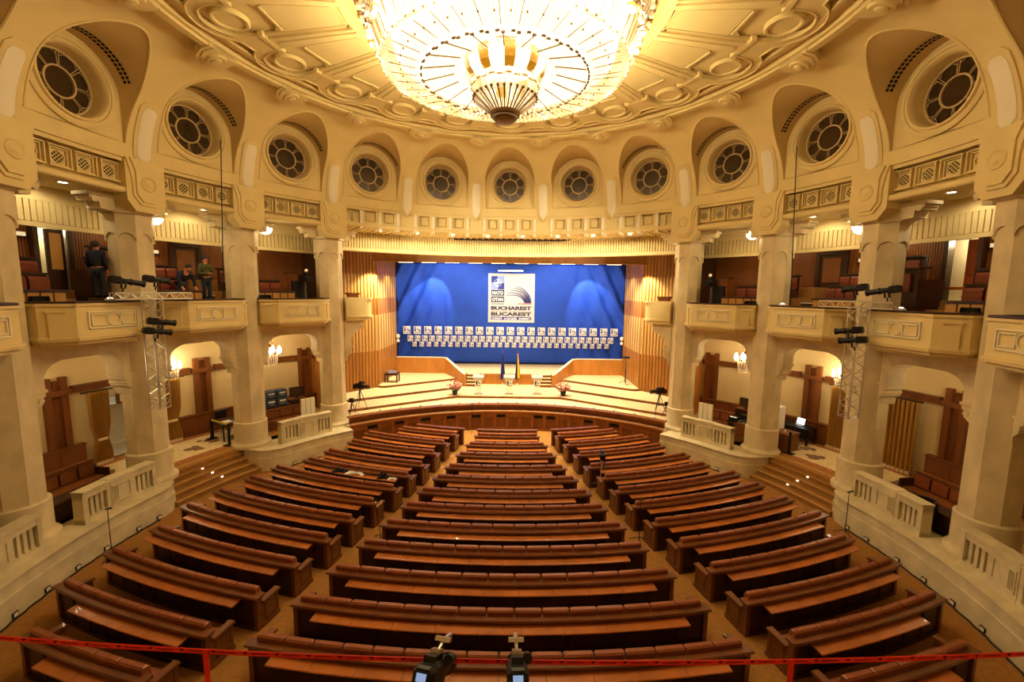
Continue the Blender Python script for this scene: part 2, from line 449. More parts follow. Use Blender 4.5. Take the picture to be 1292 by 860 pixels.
# ------------------------------------------------------------------ drum fascia and friezes
mb = MB()
mb.arc([(11.97, 11.62), (12.3, 11.62), (12.3, 12.04), (11.955, 12.04)], -6.9, 6.9, 120)
mb.arc([(11.93, 11.60), (12.1, 11.60), (12.1, 11.66), (11.93, 11.66)], -6.9, 6.9, 120)
struct('trim_2', mb, PLASTER)
for sg in (-1, 1):
    side = 'left' if sg < 0 else 'right'
    mb = MB()
    mb.arc([(12.28, 10.66), (12.45, 10.66), (12.45, 11.65), (12.28, 11.65)], sg*2.2, sg*6.9, 40)
    mb.arc([(11.96, 10.58), (12.0, 10.54), (12.40, 10.54), (12.44, 10.66), (14.5, 10.68), (14.5, 10.76), (12.06, 10.74), (11.96, 10.70)], sg*2.35, sg*6.9, 40)
    struct('trim_3', mb, PLASTER)
    mb = MB(); n = int(4.5*26); vs = []
    z0, z1 = 9.58, 10.22
    mb.arc([(14.34, 9.42), (14.5, 9.42), (14.5, 9.56), (14.34, 9.56)], sg*2.42, sg*6.9, 40)
    mb.arc([(14.36, 10.22), (14.5, 10.22), (14.5, 10.7), (14.40, 10.7), (14.36, 10.34)], sg*2.42, sg*6.9, 40)
    mb.arc([(14.44, 9.5), (14.44, 10.4)], sg*2.42, sg*6.9, 60, closed=False)
    for q in range(n):
        ka = 2.42+q/26.
        mb.arcbox(14.37, 14.45, z0, z1, sg*ka, sg*(ka+.031), 1)
    struct('trim_4', mb, PLASTER)
# stage side of the drum: coffers, ribs, ribbed soffit, frieze
mb = MB()
mb.arc([(12.26, 10.84), (12.4, 10.84), (12.4, 11.64), (12.26, 11.64)], -2.36, 2.36, 60)
mb.arc([(12.02, 10.72), (12.1, 10.68), (14.5, 10.72), (14.5, 10.9), (12.02, 10.86)], -2.36, 2.36, 60)
for q in range(-8, 9):
    c = q/4.
    if abs(c) < 2.1 and abs((c % 1)-.5) > .05:
        for (a, b, z0, z1) in ((-.11, .11, 11.46, 11.64), (-.11, .11, 10.84, 10.96), (-.11, -.07, 10.84, 11.64), (.07, .11, 10.84, 11.64)):
            mb.arcbox(12.10, 12.28, z0, z1, c+a, c+b, 1)
        mb.arcbox(12.20, 12.28, 11.02, 11.40, c-.05, c+.05, 1)
    else: mb.arcbox(12.10, 12.28, 10.84, 11.64, c-.11, c+.11, 1)
for q in range(-9, 9):
    for e in (0, .083, .167): mb.arcbox(12.6, 14.2, 10.66, 10.72, q/4.+.125+e-.008, q/4.+.125+e+.008, 1)
struct('trim_5', mb, PLASTER)
mb = MB()
for q in range(-9, 9):
    c = q/4.+.125
    if abs(c) < 2.15:
        T = frame(c)
        mb.slab([(-.075, 10.70), (.075, 10.70), (.075, 11.62), (-.075, 11.62)], 12.03, 12.17, T)
        mb.add([(-.075, 12.03, 10.72), (.075, 12.03, 10.72), (.075, 12.06, 10.60), (-.075, 12.06, 10.60), (-.075, 12.9, 10.70), (.075, 12.9, 10.70), (-.075, 12.6, 10.6), (.075, 12.6, 10.6)], [(0, 1, 2, 3), (3, 2, 7, 6), (6, 7, 5, 4), (0, 3, 6, 4), (1, 2, 7, 5)], T)
struct('trim_6', mb, PLASTER_W)
mb = MB()
for q in range(0, int(4.84*30)):
    ka = -2.42+q/30.; mb.arcbox(14.38, 14.46, 9.86, 10.66, ka, ka+.021, 1)
mb.arc([(14.46, 9.7), (14.46, 10.75)], -2.46, 2.46, 60, closed=False)
mb.arc([(14.3, 9.72), (14.34, 9.68), (14.5, 9.68), (14.5, 9.86), (14.34, 9.86)], -2.46, 2.46, 60)
struct('trim_7', mb, PLASTER)
# lattice grilles
def grille(k, n_of, bay_label, i):
    T = frame(k, 12.28, 11.14)
    t = thing('vent_grille', bay_label, 'grille', pol(12.28, k, 11.14), 'square lattice grilles in the frieze')
    mb = MB()
    for (h, y0, y1, wd) in ((.27, -.16, 0, .035), (.225, -.09, 0, .03)):
        for s in (-1, 1):
            mb.bx(-h-wd, h+wd, y0, y1, s*h-wd/2+.0, s*h+wd/2, T); mb.bx(s*h-wd/2, s*h+wd/2, y0, y1, -h, h, T)
    obj('frame', mb, PLASTER, t)
    mb = MB(); mb.bx(-.2, .2, -.004, .02, -.2, .2, T)
    obj('backing', mb, VOID, t)
    mb = MB()
    R = .185; Tz = T @ Matrix.Translation((0, -.03, 0))
    for j in range(-2, 3):
        o = j*.075; L = sqrt(R*R-o*o); c, s = cos(pi/4), sin(pi/4)
        mb.tube((o*c-L*s, 0, o*s+L*c), (o*c+L*s, 0, o*s-L*c), .013, n=4, T=Tz)
        mb.tube((o*c-L*s, .004, -o*s-L*c), (o*c+L*s, .004, -o*s+L*c), .013, n=4, T=Tz)
    for j in range(20):
        a, b = 2*pi*j/20, 2*pi*(j+1)/20
        mb.tube((R*cos(a), 0, R*sin(a)), (R*cos(b), 0, R*sin(b)), .022, n=4, T=Tz)
    for sx in (-1, 1):
        for sz in (-1, 1): mb.slab([(sx*.2, sz*.2), (sx*.2, sz*.07), (sx*.07, sz*.2)], .0, .012, Tz)
    obj('lattice', mb, PLASTER, t)
for k in (-5, -4, -3, 3, 4, 5):
    for j, e in enumerate((-.285, -.10, .085, .27)):
        grille(k+e, 4, 'square lattice grille, %s of four under the %s round window from the %s' % (ORD[j+1], ORD[WN[k] if k < 0 else 12-WN[k]], 'left' if k < 0 else 'right'), j)
grille(-2.30, 1, 'single square lattice grille beside the stage column on the left side', 0)
grille(2.30, 1, 'single square lattice grille beside the stage column on the right side', 0)
# ------------------------------------------------------------------ ceiling disc with plaster relief
mb = MB()
ZT = 14.74
mb.arc([(0, ZT+.02), (RC+.1, ZT+.02)], 0, 20.8828, 120, closed=False)
def cring(r0, r1, z0, z1): mb.arc([(r0, z0), (r1, z0), (r1, z1), (r0, z1)], 0, 20.8828, 160, caps=False)
cring(8.62, 8.84, 14.50, 14.76); cring(8.50, 8.64, 14.58, 14.76)
mb.arc([(8.84, 14.50), (8.90, 14.56), (8.9, 14.7), (8.84, 14.7)], 0, 20.8828, 160, caps=False)
cring(8.02, 8.10, 14.63, 14.76)
cring(3.9, 4.15, 14.55, 14.76); cring(4.3, 4.36, 14.66, 14.76)
for k in range(-7, 14):
    if k > 6: continue
    T = frame(k, 7.32, ZT)
    # guilloche circle: disc, collar, cup
    mb.lathe([(0, -.07), (.36, -.07), (.38, -.11), (.44, -.12), (.47, -.09), (.47, 0)], 28, T)
    Tk = frame(k, 0, ZT); ws = sorted(set([-1.16+.058*i for i in range(41)]+[-.68, .68, -.681, .681]))
    def o_(w): return max(sqrt(7.74**2-w*w), 7.32+sqrt(max(0, .98**2-w*w)) if abs(w) < .98 else 0)
    def i_(w): return 7.32+sqrt(max(0, .68**2-w*w)) if abs(w) <= .68 else sqrt(6.98**2-w*w)
    for wa, wb in zip(ws[:-1], ws[1:]):
        if abs((wa+wb)/2) <= 1.16: mb.prism([(wa, i_(wa)), (wb, i_(wb)), (wb, o_(wb)), (wa, o_(wa))], -.105-.004*(k % 2), 0, Tk)
    for f_, e_ in ((o_, -.03), (i_, .03)):
        pts = [(w, f_(w)+e_, -.11) for w in ws]; mb.path(pts, .032, 5, Tk)
    T0 = frame(k, 0, ZT)
    # large trapezoid panel towards the chandelier, with a shouldered outer edge
    mb.prism([(-.66, 6.52), (-.40, 6.30), (.40, 6.30), (.66, 6.52), (.80, 6.52), (.50, 4.25), (-.50, 4.25), (-.80, 6.52)], -.045, 0, T0)
    mb.prism([(-.56, 6.12), (.56, 6.12), (.36, 4.40), (-.36, 4.40)], -.075, 0, T0)
    mb.prism([(-.50, 6.05), (.50, 6.05), (.32, 4.45), (-.32, 4.45)], -.055, -.02, T0)
    mb.prism([(-.50, 6.16), (.50, 6.16), (.50, 6.22), (-.50, 6.22)], -.10, 0, T0)
    T5 = frame(k+.5, 0, ZT)
    mb.prism([(-.36, 6.85), (.36, 6.85), (.26, 4.15), (-.26, 4.15)], -.08, 0, T5)
    mb.prism([(-.24, 6.9), (.24, 6.9), (.17, 4.15), (-.17, 4.15)], -.14, 0, T5)
    mb.prism([(-.08, 6.6), (.08, 6.6), (.06, 4.15), (-.06, 4.15)], -.18, 0, T5)
    mb.prism([(-.44, 6.84), (.44, 6.84), (.46, 6.98), (-.46, 6.98)], -.15, 0, T5)
    mb.prism([(-1.0, 8.02), (1.0, 8.02), (1.04, 8.12), (-1.04, 8.12)], -.12, 0, T5)
    # boss hanging over the edge
    Tb = frame(k+.5, 8.92, 14.54) @ Matrix.Rotation(-.16, 4, 'X') @ Matrix.Scale(1.45, 4, (0, 1, 0))
    mb.prism([(-.50, -.24), (.50, -.24), (.52, -.02), (.36, .22), (0, .40), (-.36, .22), (-.52, -.02)], -.12, .10, Tb)
    mb.prism([(-.40, -.24), (.40, -.24), (.42, -.02), (.28, .16), (0, .30), (-.28, .16), (-.42, -.02)], -.15, .0, Tb)
    mb.lathe([(0, -.27), (.10, -.25), (.12, -.21), (.20, -.21), (.23, -.15)], 18, Tb)
struct('ceiling', mb, PLASTER, smooth=True)
# ------------------------------------------------------------------ plinths with rounded ends, stairs
def plinth(k0, k1, r_in, round0, round1, sg):
    mb = MB()
    def outline(g):
        pts = []
        n = 30
        ka, kb = k0+(.0), k1
        for i in range(n+1):
            k = ka+(kb-ka)*i/n; r = r_in+g
            e0 = (k-ka)*DK*12; e1 = (kb-k)*DK*12; R = 1.15
            off = 0
            if round0 and e0 < R: off = max(off, R-sqrt(max(0, R*R-(R-e0)**2)))
            if round1 and e1 < R: off = max(off, R-sqrt(max(0, R*R-(R-e1)**2)))
            pts.append(pol(r+off, sg*k)[:2])
        for i in range(n+1):
            k = kb+(ka-kb)*i/n; pts.append(pol(12.95, sg*k)[:2])
        return pts
    mb.prism(outline(0), 0, .56); mb.prism(outline(.05), .56, .86); mb.prism(outline(.0), .86, .90)
    return mb
for sg in (-1, 1):
    side = 'left' if sg < 0 else 'right'
    struct('wall_%s' % side, plinth(2.42, 3.64, 11.1, False, True, sg), STONE2)
    struct('wall_%s' % side, plinth(4.40, 7.3, 11.45, True, False, sg), STONE2)
    # carpeted steps between the two plinths
    t = thing('steps', 'carpeted steps between the stone plinths on the %s side' % side, 'steps', pol(12.2, sg*4.02), 'carpeted steps up to the lower galleries')
    mb = MB()
    for i in range(5):
        r0 = 11.62+.30*i
        mb.arcbox(r0, 13.0, .18*i, .18*(i+1)-(.004 if i == 4 else 0), sg*3.52, sg*4.52, 10)
    obj('treads', mb, STEPC, t)
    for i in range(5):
        r0 = 11.62+.30*i; mb = MB(); mb.arc([(r0-.03, .18*(i+1)-.035), (r0+.07, .18*(i+1)-.035), (r0+.07, .18*(i+1)+.003), (r0-.03, .18*(i+1)+.003)], sg*3.52, sg*4.52, 10); obj('nosing', mb, EDGELIT, t)  # paler strips: light along the tread edges put into the colour
    for i in range(4):
        mb = MB(); T = frame(sg*(4.05+.045*(i-1.5)), 11.62+.3*(i+1)-.032, .18*(i+1)+.10)
        mb.box((0, 0, 0), (.07, .03, .035), T); obj('step_light', mb, FOOTL, t)
# ------------------------------------------------------------------ columns
def column(k, label):
    c = pol(12.75, k); T = frame(k, 12.75)
    t = thing('stone_column', label, 'column', c, 'stone columns around the hall')
    sg = -1 if k < 0 else 1
    z0 = .9
    mb = MB(); mb.lathe([(0, z0-.02), (.76, z0-.02), (.76, z0+.10), (.70, z0+.16), (.66, z0+.20), (.64, z0+.24), (.64, z0+1.05), (.60, z0+1.09), (0, z0+1.09)], 40, T)
    obj('base_drum', mb, STONE, t, smooth=True)
    # octagonal shaft with arched feet and heads to the flutes
    ap, ap2 = .545, .60
    mb = MB()
    for q in range(8):
        a = pi/4*q
        A = T @ Matrix.Rotation(a, 4, 'Z')
        h = ap*math.tan(pi/8); h2 = ap2*math.tan(pi/8)
        zb, zt = z0+.98, 9.42
        mb.add([(-h, -ap, zb), (h, -ap, zb), (h, -ap, zt), (-h, -ap, zt)], [(0, 1, 2, 3)], A)
        pts = [(-h2, 9.10)]+[(-h2*.93*cos(pi*i/10), 9.10+.26*sin(pi*i/10)) for i in range(11)]+[(h2, 9.10)]
        vs = []
        for w, z in pts: vs += [(w, -ap2, z), (w*h/h2, -ap, z), (w, -ap2, 9.66)]
        fs = []
        for i in range(len(pts)-1): fs += [(i*3, i*3+3, i*3+4, i*3+1), (i*3, i*3+2, i*3+5, i*3+3)]
        mb.add(vs, fs, A)
    o8 = lambda r, z: [(r/cos(pi/8)*cos(pi/8+pi/4*i), r/cos(pi/8)*sin(pi/8+pi/4*i)) for i in range(8)]
    mb.prism(o8(ap2, 0), 9.66, 9.98, T)
    obj('shaft', mb, STONE, t)
    mb = MB(); mb.prism(o8(.66, 0), 9.96, 10.06, T); mb.prism(o8(.58, 0), 10.06, 10.5, T)
    obj('capital', mb, STONE, t)
    # stepped bracket hanging in front of the capital
    def outl(w, zt, zb, ch): return [(-w, zt), (-w, zb+ch*1.1), (-w+ch, zb), (w-ch, zb), (w, zb+ch*1.1), (w, zt)]
    mb = MB()
    mb.slab([(-.60, 11.62), (-.60, 10.34), (-.36, 10.02), (.36, 10.02), (.60, 10.34), (.60, 11.62)], -.85, .1, T)
    mb.slab([(-.60, 11.62), (-.50, 11.28), (-.44, 10.95), (-.44, 10.50), (-.22, 10.22), (.22, 10.22), (.44, 10.50), (.44, 10.95), (.50, 11.28), (.60, 11.62)], -.90, -.84, T)
    mb.slab([(-.50, 11.62), (-.36, 11.25), (-.36, 10.56), (-.18, 10.32), (.18, 10.32), (.36, 10.56), (.36, 11.25), (.50, 11.62)], -.95, -.89, T)
    obj('bracket', mb, PLASTER, t)
    mb = MB(); Tb = T @ Matrix.Translation((0, -.95, 10.90)) @ Matrix.Rotation(pi/2, 4, 'X')
    mb.lathe([(0, .03), (.12, .03), (.17, .0), (.22, .03), (.24, 0)], 28, Tb); mb.ball((0, -.05, .02), .09, 12, 6, Tb, sc=(1.1, .7, .4))
    obj('boss', mb, PLASTER, t, smooth=True)
    # stepped scroll blocks at both sides of the capital
    for s in (-1, 1):
        mb = MB()
        mb.slab([(s*.58, 10.46), (s*1.25, 10.46), (s*1.25, 10.30), (s*1.0, 10.22), (s*.98, 10.02), (s*.58, 9.98)], -.28, .28, T)
        mb.slab([(s*.58, 10.48), (s*1.32, 10.48), (s*1.32, 10.38), (s*.58, 10.38)], -.33, .33, T)
        mb.tube(T @ Vector((s*1.12, -.30, 10.28)), T @ Vector((s*1.12, .30, 10.28)), .09, n=12)
        obj('scroll_block', mb, STONE, t)
KC = [-5.5, -4.5, -3.5, -2.5, 2.5, 3.5, 4.5, 5.5]
CL = ['tall fluted stone column at the far left edge of the picture', 'stone column behind the left lighting truss', 'stone column between the steps and the left parapet with the blue cases',
      'stone column beside the left end of the stage', 'stone column beside the right end of the stage', 'stone column between the steps and the right parapet with the video gear',
      'stone column behind the right lighting truss', 'tall fluted stone column at the far right edge of the picture']
for k, l in zip(KC, CL): column(k, l)
for k in (-6.5, 6.5):
    column(k, 'stone column at the rear of the %s gallery, behind the edge column' % ('left' if k < 0 else 'right'))
# ------------------------------------------------------------------ arches between the columns (lower galleries)
def arch_poly(w0, zt, zs, w1, rr, ztop):
    pts = [(-w0, ztop), (-w0, zs), (-w1, zs)]
    for i in range(9):
        a = pi-pi/2*i/8; pts.append((-w1+rr+rr*cos(a), zt-rr*.72+rr*.72*sin(a)))
    for i in range(9):
        a = pi/2-pi/2*i/8; pts.append((w1-rr+rr*cos(a), zt-rr*.72+rr*.72*sin(a)))
    pts += [(w1, zs), (w0, zs), (w0, ztop)]
    return pts
def strip_arch(mb, T, w0, zt, zs, w1, rr, ztop, y0, y1, wa=-99, wb=99):
    # quads from the arch line up to the top, so that the concave outline is clean
    line = [(-w1, zs)]
    for i in range(11):
        a = pi-pi/2*i/10; line.append((-w1+rr+rr*cos(a), zt-rr*.75+rr*.75*sin(a)))
    for i in range(11):
        a = pi/2-pi/2*i/10; line.append((w1-rr+rr*cos(a), zt-rr*.75+rr*.75*sin(a)))
    line.append((w1, zs))
    line = [p for p in line if wa <= p[0] <= wb]
    for (w, z), (v, y) in zip(line[:-1], line[1:]):
        if abs(w-v) < 1e-6: continue
        mb.slab([(w, z), (v, y), (v, ztop), (w, ztop)], y0, y1, T)
    if wa < -w1: mb.slab([(-w0, zs), (-w1, zs), (-w1, ztop), (-w0, ztop)], y0, y1, T)
    if wb > w1: mb.slab([(w1, zs), (w0, zs), (w0, ztop), (w1, ztop)], y0, y1, T)
def corbel(mb, T, s, w, zs, y0, y1):
    mb.slab([(s*w, zs+.04), (s*(w-.34), zs+.04), (s*(w-.34), zs-.08), (s*(w-.26), zs-.14), (s*(w-.26), zs-.3), (s*(w-.12), zs-.42), (s*(w-.1), zs-.62), (s*w, zs-.66)], y0-.03, y1+.03, T)
    mb.slab([(s*w, zs+.10), (s*(w-.38), zs+.10), (s*(w-.38), zs+.02), (s*w, zs+.02)], y0-.06, y1+.06, T)
    mb.tube(T @ Vector((s*(w-.22), y0-.05, zs-.2)), T @ Vector((s*(w-.22), y1+.05, zs-.2)), .07, n=12)
for i, k in enumerate((-6, -5, -4, -3, 3, 4, 5, 6)):
    T = frame(k, 12.75); mb = MB()
    strip_arch(mb, T, 1.45, 5.56, 4.72, 1.10, .62, 6.12, -.30, .30)
    for s in (-1, 1): corbel(mb, T, s, 1.45, 4.72, -.28, .28)
    struct('trim_8', mb, STONE)
for sg in (-1, 1):
    T = frame(sg*2.06, 12.75); mb = MB()
    s = sg
    # half arch and little pulpit on the stage side of the last column
    pts = [(s*1.05, 6.1), (s*1.05, 4.72), (s*.86, 4.72)]
    for i in range(9):
        a = pi/2*i/8; pts.append((s*(.86-.62*sin(a)), 4.72+.84*(1-cos(a))*0+.84*sin(a*1.0)*.98))
    line = [(.86-.72*(1-cos(pi/2*i/10)), 4.72+.95*sin(pi/2*i/10)) for i in range(11)]
    for (w, z), (v, y) in zip(line[:-1], line[1:]): mb.slab([(s*w, z), (s*v, y), (s*v, 6.1), (s*w, 6.1)], -.28, .28, T)
    mb.slab([(s*.86, 4.72), (s*1.1, 4.72), (s*1.1, 6.1), (s*.86, 6.1)], -.28, .28, T)
    corbel(mb, T, s, 1.1, 4.72, -.26, .26)
    struct('trim_9', mb, STONE)
    t = thing('balcony', 'small rounded plaster pulpit on the column at the %s end of the stage' % ('left' if sg < 0 else 'right'), 'balcony', pol(12.75, sg*2.1, 6), 'plaster balconies of the upper gallery')
    mb = MB()
    def pul(z0, z1, g):
        pts = [(s*1.05, .55+g), (s*.1, .55+g)]+[(s*(.1-.0)-s*(.42+g)*sin(pi*i/10), (.55+g)*cos(pi*i/10)) for i in range(1, 10)]+[(s*.1, -.55-g), (s*1.05, -.55-g)]
        mb.prism(pts, z0, z1, T)
    pul(6.35, 7.14, 0); pul(7.14, 7.24, .05); pul(6.25, 6.35, .04); pul(6.1, 6.25, -.06)
    obj('front', mb, PLASTER, t)
    mb = MB(); mb.box((s*.55, .1, 7.42), (.6, .5, .1), T); mb.box((s*.55, .1, 7.3), (.5, .4, .16), T)
    obj('rail', mb, WOODM, t)
# ------------------------------------------------------------------ balconies of the upper gallery
def balcony(k, label):
    T = frame(k, 0)
    t = thing('balcony', label, 'balcony', pol(11.7, k, 6), 'plaster balconies of the upper gallery')
    def plan(g): return [(-1.5-g, 12.5), (-1.5-g, 11.95-g*.6), (-1.0-g*.4, 11.42-g), (1.0+g*.4, 11.42-g), (1.5+g, 11.95-g*.6), (1.5+g, 12.5)]
    mb = MB()
    def shell(z0, z1, g):
        o = plan(g); i = [(-1.36, 12.5), (-1.36, 12.0), (-.94, 11.56), (.94, 11.56), (1.36, 12.0), (1.36, 12.5)]
        n = 6; vs = [(x, y, z) for z in (z0, z1) for x, y in o]+[(x, y, z) for z in (z0, z1) for x, y in i]
        fs = []
        for a in range(n-1):
            b = a+1
            fs += [(a, b, n+b, n+a), (2*n+a, 3*n+a, 3*n+b, 2*n+b), (n+a, n+b, 3*n+b, 3*n+a), (a, 2*n+a, 2*n+b, b)]
        fs += [(0, n, 3*n, 2*n), (n-1, 3*n-1, 4*n-1, 2*n-1)]
        mb.add(vs, fs, T)
    shell(6.28, 7.10, 0); shell(6.16, 6.28, .05); shell(6.22, 6.24, .07)
    mb.prism(plan(-.05), 6.06, 6.16, T)
    shell(7.10, 7.17, .04)
    # pilaster strips on the canted sides
    for s in (-1, 1):
        a = Vector((s*1.5, 11.95, 0)); b = Vector((s*1.0, 11.42, 0)); d = (b-a).normalized(); nrm = Vector((d.y*s, -d.x*s, 0)) if s > 0 else Vector((-d.y*-1, d.x*-1, 0))
        m = (a+b)/2
        nrm = Vector((s*.72, -.69, 0)).normalized()
        for z0, z1, hw, th in ((6.28, 6.95, .17, .05), (6.93, 6.98, .20, .08)):
            p = [m-d*hw-nrm*.02, m+d*hw-nrm*.02, m+d*hw+nrm*th, m-d*hw+nrm*th]
            mb.prism([(q.x, q.y) for q in p], z0, z1, T)
    obj('front', mb, PLASTER, t)
    mb = MB(); o = plan(.02); i = [(-1.30, 12.5), (-1.30, 12.05), (-.90, 11.62), (.90, 11.62), (1.30, 12.05), (1.30, 12.5)]
    for a in range(5): mb.prism([o[a], o[a+1], i[a+1], i[a]], 7.17, 7.23, T)
    obj('rail', mb, WOODD, t)
    mb = MB(); y = 11.415
    def fr(x0, x1, z0, z1, w):
        for (a, b, c, d) in ((x0, x1, z0, z0+w), (x0, x1, z1-w, z1), (x0, x0+w, z0, z1), (x1-w, x1, z0, z1)): mb.bx(a, b, y-.035, y+.02, c, d, T)
    fr(-.72, .72, 6.46, 6.94, .028); fr(-.64, -.20, 6.54, 6.86, .022); fr(.20, .64, 6.54, 6.86, .022)
    for q in range(24):
        a, b = 2*pi*q/24, 2*pi*(q+1)/24; mb.tube((.175*cos(a), y-.02, 6.70+.175*sin(a)), (.175*cos(b), y-.02, 6.70+.175*sin(b)), .016, n=4, T=T)
    obj('ornament', mb, PLASTER_W, t)
BK = {-5: 'plaster balcony with wood rail below the man in dark clothes at the far left', -4: 'plaster balcony on the left below the two men at the desk', -3: 'plaster balcony on the left nearest to the stage',
      3: 'plaster balcony on the right nearest to the stage', 4: 'plaster balcony second from the stage on the right', 5: 'plaster balcony on the right below the open lit doorway', -6: 'plaster balcony cut off by the left edge', 6: 'plaster balcony cut off by the right edge'}
for k, l in BK.items(): balcony(k, l)
# ------------------------------------------------------------------ balustrades on the plinths
def balustrade(k0, k1, sg, label, r=11.95, steps=2):
    t = thing('balustrade', label, 'balustrade', pol(r, sg*(k0+k1)/2, .9), 'stone balustrades on the plinths')
    L = (k1-k0)
    ka, kb, kc = k0+L*.36, k0+L*.64, k1
    mb = MB(); mb.arcbox(r-.14, r+.14, 1.62, 1.85, sg*k0, sg*k1, 10); mb.arcbox(r-.18, r+.18, 1.80, 1.86, sg*k0, sg*k1, 10); obj('top_rail', mb, STONE2, t)
    mb = MB(); mb.arcbox(r-.16, r+.16, .9, 1.04, sg*k0, sg*k1, 10); obj('foot_rail', mb, STONE2, t)
    mb = MB(); mb.arcbox(r-.17, r+.17, .9, 1.88, sg*ka, sg*kb, 4)
    for (a, b, z0, z1) in ((.06, .94, 1.62, 1.66), (.06, .94, 1.12, 1.16), (.06, .10, 1.12, 1.66), (.90, .94, 1.12, 1.66)):
        mb.arcbox(r-.195, r-.16, z0, z1, sg*(ka+(kb-ka)*a), sg*(ka+(kb-ka)*b), 3)
    for q in range(4): mb.arcbox(r-.19, r-.16, 1.14, 1.62, sg*(ka+(kb-ka)*(.66+.06*q)), sg*(ka+(kb-ka)*(.68+.06*q)), 1)
    obj('panel', mb, STONE2, t)
    for a0, a1 in ((k0, ka), (kb, k1)):
        mb = MB(); mb.arcbox(r-.15, r+.15, .9, 1.85, sg*a0, sg*(a0+.03), 1); obj('end_post', mb, STONE2, t)
        mb = MB(); mb.arcbox(r-.15, r+.15, .9, 1.85, sg*(a1-.03), sg*a1, 1); obj('end_post', mb, STONE2, t)
        for q in range(4):
            c = a0+.03+(a1-a0-.06)*(q+.5)/4; T = frame(sg*c, r)
            mb = MB(); w = .055
            mb.bx(-.045, .045, -.07, .07, 1.04, 1.62, T); mb.bx(-.055, .055, -.08, .08, 1.04, 1.09, T); mb.bx(-.055, .055, -.08, .08, 1.57, 1.62, T)
            obj('baluster', mb, STONE2, t)
balustrade(2.66, 3.32, -1, 'stone balustrade between two columns on the left, next to the stage', 11.72)
balustrade(2.66, 3.32, 1, 'stone balustrade between two columns on the right, next to the stage', 11.72)
balustrade(4.66, 5.30, -1, 'stone balustrade on the left beyond the carpeted steps, by the microphone stand', 11.95)
balustrade(4.66, 5.30, 1, 'stone balustrade on the right beyond the carpeted steps, by the microphone stand', 11.95)
balustrade(5.62, 6.30, -1, 'stone balustrade cut off by the left edge of the picture', 11.95)
balustrade(5.62, 6.30, 1, 'stone balustrade cut off by the right edge of the picture', 11.95)
